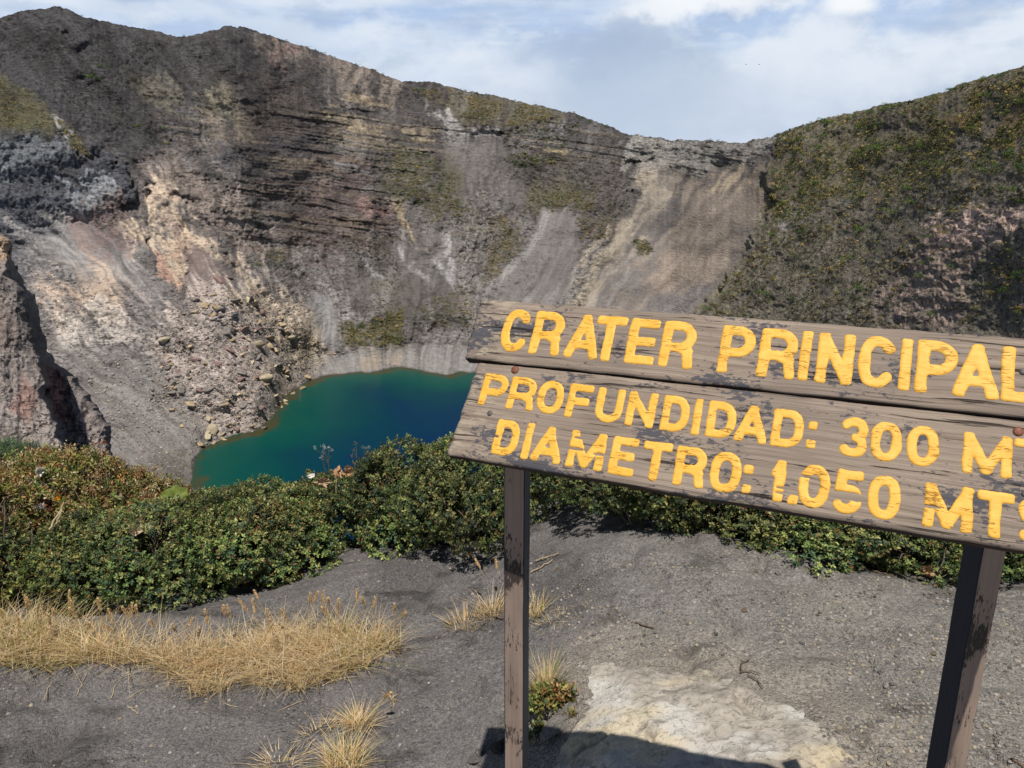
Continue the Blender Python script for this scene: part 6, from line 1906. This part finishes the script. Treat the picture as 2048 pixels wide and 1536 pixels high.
def far_shrub(px, py, s_px, kind, k, label, group):
    p, s = wall_at([px], [py])
    sz = s_px * float(s[0]) * .5
    o = link('hillside_shrub', FS[(kind, k % 4)], None, tuple(p[0] + np.array([0, 0, -.05 * sz])), (0, 0, random.uniform(0, 6)), (sz, sz, sz * random.uniform(.65, .95)))
    return tag(o, label, 'shrub', group)
for a_ in (
    (185, 162, 34, 'dark', "large dark shrub high on the dark left wall below the first peak"), (205, 136, 20, 'dark', "dark shrub just above and right of the large one under the first peak"), (271, 253, 22, 'dark', "dark olive shrub at the head of the gully above the pale scar"),
    (297, 266, 16, 'dark', "green shrub right of the gully head shrub"), (330, 262, 26, 'dark', "dark shrub on the left of the narrow gully"), (333, 290, 24, 'olive', "olive shrub in the narrow gully above the pale scar"), (345, 318, 16, 'olive', "small shrub at the bottom of the narrow gully"),
    (165, 30, 9, 'dark', "small shrub on the ridge just right of the first peak"), (185, 38, 9, 'dark', "second small shrub right of the first peak"), (275, 65, 9, 'dark', "shrub on the ridge midway between the two peaks"), (368, 72, 9, 'dark', "shrub in the saddle between the two peaks"),
    (465, 110, 12, 'dark', "dark dot shrub below the second peak"), (612, 172, 16, 'dark', "dark shrub on the banded wall right of the second peak"), (650, 104, 9, 'dark', "shrub standing on the skyline right of the second peak"), (712, 120, 7, 'dark', "upright shrub on the skyline left of the grass band"), (752, 135, 9, 'dark', "skyline shrub nearest the left end of the grass band"),
    (845, 183, 22, 'dark', "green shrub at the left end of the grass band below the rim"), (915, 188, 16, 'dark', "green shrub in the middle of the grass band"), (1030, 200, 9, 'dark', "skyline shrub above the grass band"),
    (1160, 238, 18, 'dark', "largest skyline bush of the middle rim"), (1180, 245, 20, 'dark', "second bush right of the largest skyline bush"), (1210, 255, 16, 'dark', "lowest bush of the three on the middle rim"), (1300, 275, 9, 'dark', "small bush on the low saddle of the rim"),
    (1420, 281, 12, 'dark', "bush on the lowest part of the rim"), (1436, 280, 12, 'dark', "second bush on the lowest part of the rim, to the right"), (1090, 262, 18, 'dark', "green shrub under the rim left of the middle bushes"), (1045, 315, 20, 'olive', "bright green shrub left of the yellow ledge"), (1092, 310, 16, 'olive', "green shrub just under the yellow ledge"),
    (1185, 382, 16, 'dark', "lone round dark shrub on the middle of the right wall"), (1357, 390, 14, 'dark', "upright dark shrub on the tan chute"), (1326, 418, 10, 'dark', "small dark shrub below the upright one on the tan chute"), (942, 462, 14, 'dark', "lone dark shrub below the pale streak"), (823, 388, 18, 'olive', "green shrub above the ochre streak"),
    (565, 520, 20, 'olive', "olive shrub on the ledge above the landslide"), (522, 532, 16, 'dark', "dark shrub left on the ledge above the landslide"), (765, 690, 26, 'olive', "bright green shrub nearest the far lake shore"), (735, 660, 16, 'olive', "olive shrub above the one nearest the lake"), (832, 655, 14, 'dark', "dark shrub right of the lakeside shrubs"), (790, 590, 12, 'dark', "small dark shrub on the grey cone above the lake"),
    (1285, 495, 26, 'olive', "isolated gold green shrub patch on the tan slope above the sign"), (1500, 600, 18, 'dark', "dark shrub at the foot of the right hill just above the sign")):
    far_shrub(a_[0], a_[1], a_[2], a_[3], a_[0], a_[4], 'single shrubs on the crater wall')
r = np.random.default_rng(881)
def hill_label(px, py, s, kind):
    f = (py - np.interp(px, RIM[:, 0], RIM[:, 1])) / (640 - np.interp(px, RIM[:, 0], RIM[:, 1]))
    row = "below the skyline of" if f < .1 else "high on" if f < .32 else "halfway up" if f < .62 else "low on"
    colm = "by the grey wall" if px < 1620 else "left of its middle" if px < 1760 else "in its middle" if px < 1880 else "near the frame edge"
    return "%s %s shrub %s the right hillside, %s" % ("large dense" if s > 28 else "small" if s < 16 else "medium", "dark green" if kind == 'dark' else "olive gold", row, colm)
for i in range(46):       # along the skyline of the right hill
    px = r.uniform(1585, 2048); py = np.interp(px, RIM[:, 0], RIM[:, 1]) + r.uniform(3, 12)
    s = r.uniform(9, 24)
    seg = "where it meets the grey rim" if px < 1660 else "along its left stretch" if px < 1760 else "along its middle stretch" if px < 1880 else "along its right stretch"
    far_shrub(px, py, s, 'dark', i, "%s dark bush on the skyline of the right hill, %s" % ("rounded" if s > 16 else "tiny", seg), 'bushes along the skyline of the right hill')
q = in_poly_px(170, HILL, r)
for i, (px, py) in enumerate(q):
    if py > 640 or px > 2070: continue
    s = r.uniform(12, 36); kd = 'dark' if r.uniform() < .6 else 'olive'
    far_shrub(px, py, s, kd, i, hill_label(px, py, s, kd), 'shrubs on the right hillside')
for (px, py, s) in ((1720, 255, 36), (1755, 300, 42), (1690, 300, 32), (1640, 300, 36), (1600, 285, 36), (1800, 305, 36), (1830, 280, 26), (2020, 320, 52), (2000, 345, 42), (2040, 345, 46), (1960, 420, 32), (1700, 520, 46), (1660, 540, 32), (1790, 430, 44), (1820, 410, 44), (1850, 380, 34), (2010, 590, 46), (2040, 550, 42), (1985, 590, 32), (1560, 300, 28), (1880, 350, 34), (1925, 345, 28)):
    kd = 'dark' if s > 34 else 'olive'
    far_shrub(px, py, s, kd, px, hill_label(px, py, s, kd), 'shrubs on the right hillside')

for i in range(24):
    px = r.uniform(560, 1300); py = np.interp(px, gx, yr) + r.uniform(0, 3)
    seg = "right of the second peak" if px < 700 else "above the banded cliff" if px < 860 else "above the grass band" if px < 1080 else "left of the saddle"
    s = r.uniform(5, 12)
    far_shrub(px, py, s, 'dark', i, "%s dark bush on the far rim skyline %s" % ("small" if s > 8 else "speck like", seg), 'bushes along the far rim skyline')

# two birds far off over the clouds
for px, py, lab in ((1493, 129, "tiny dark soaring bird, left one of two before the white cloud"), (1519, 129, "tiny dark soaring bird, right one of two before the white cloud")):
    p = at_depth(px, py, 420.0)
    V = np.array([[0, -.5, 0], [-.35, .1, .05], [-1.2, .15, .35], [-.3, .3, .02], [0, .6, 0], [.3, .3, .02], [1.2, .15, .35], [.35, .1, .05], [0, 0, .12], [0, 0, -.12]])
    F = [[0, 1, 8], [0, 9, 1], [1, 2, 3], [1, 3, 8], [1, 9, 3], [3, 4, 8], [3, 9, 4], [4, 5, 8], [4, 9, 5], [5, 7, 8], [5, 9, 7], [5, 6, 7], [7, 0, 8], [7, 9, 0]]
    me = mesh_np('bird', V, np.array(F), M_bark)
    tag(link('bird', me, None, tuple(p), (0, .2, .4), (1.0,) * 3), lab, 'bird', 'birds over the clouds')
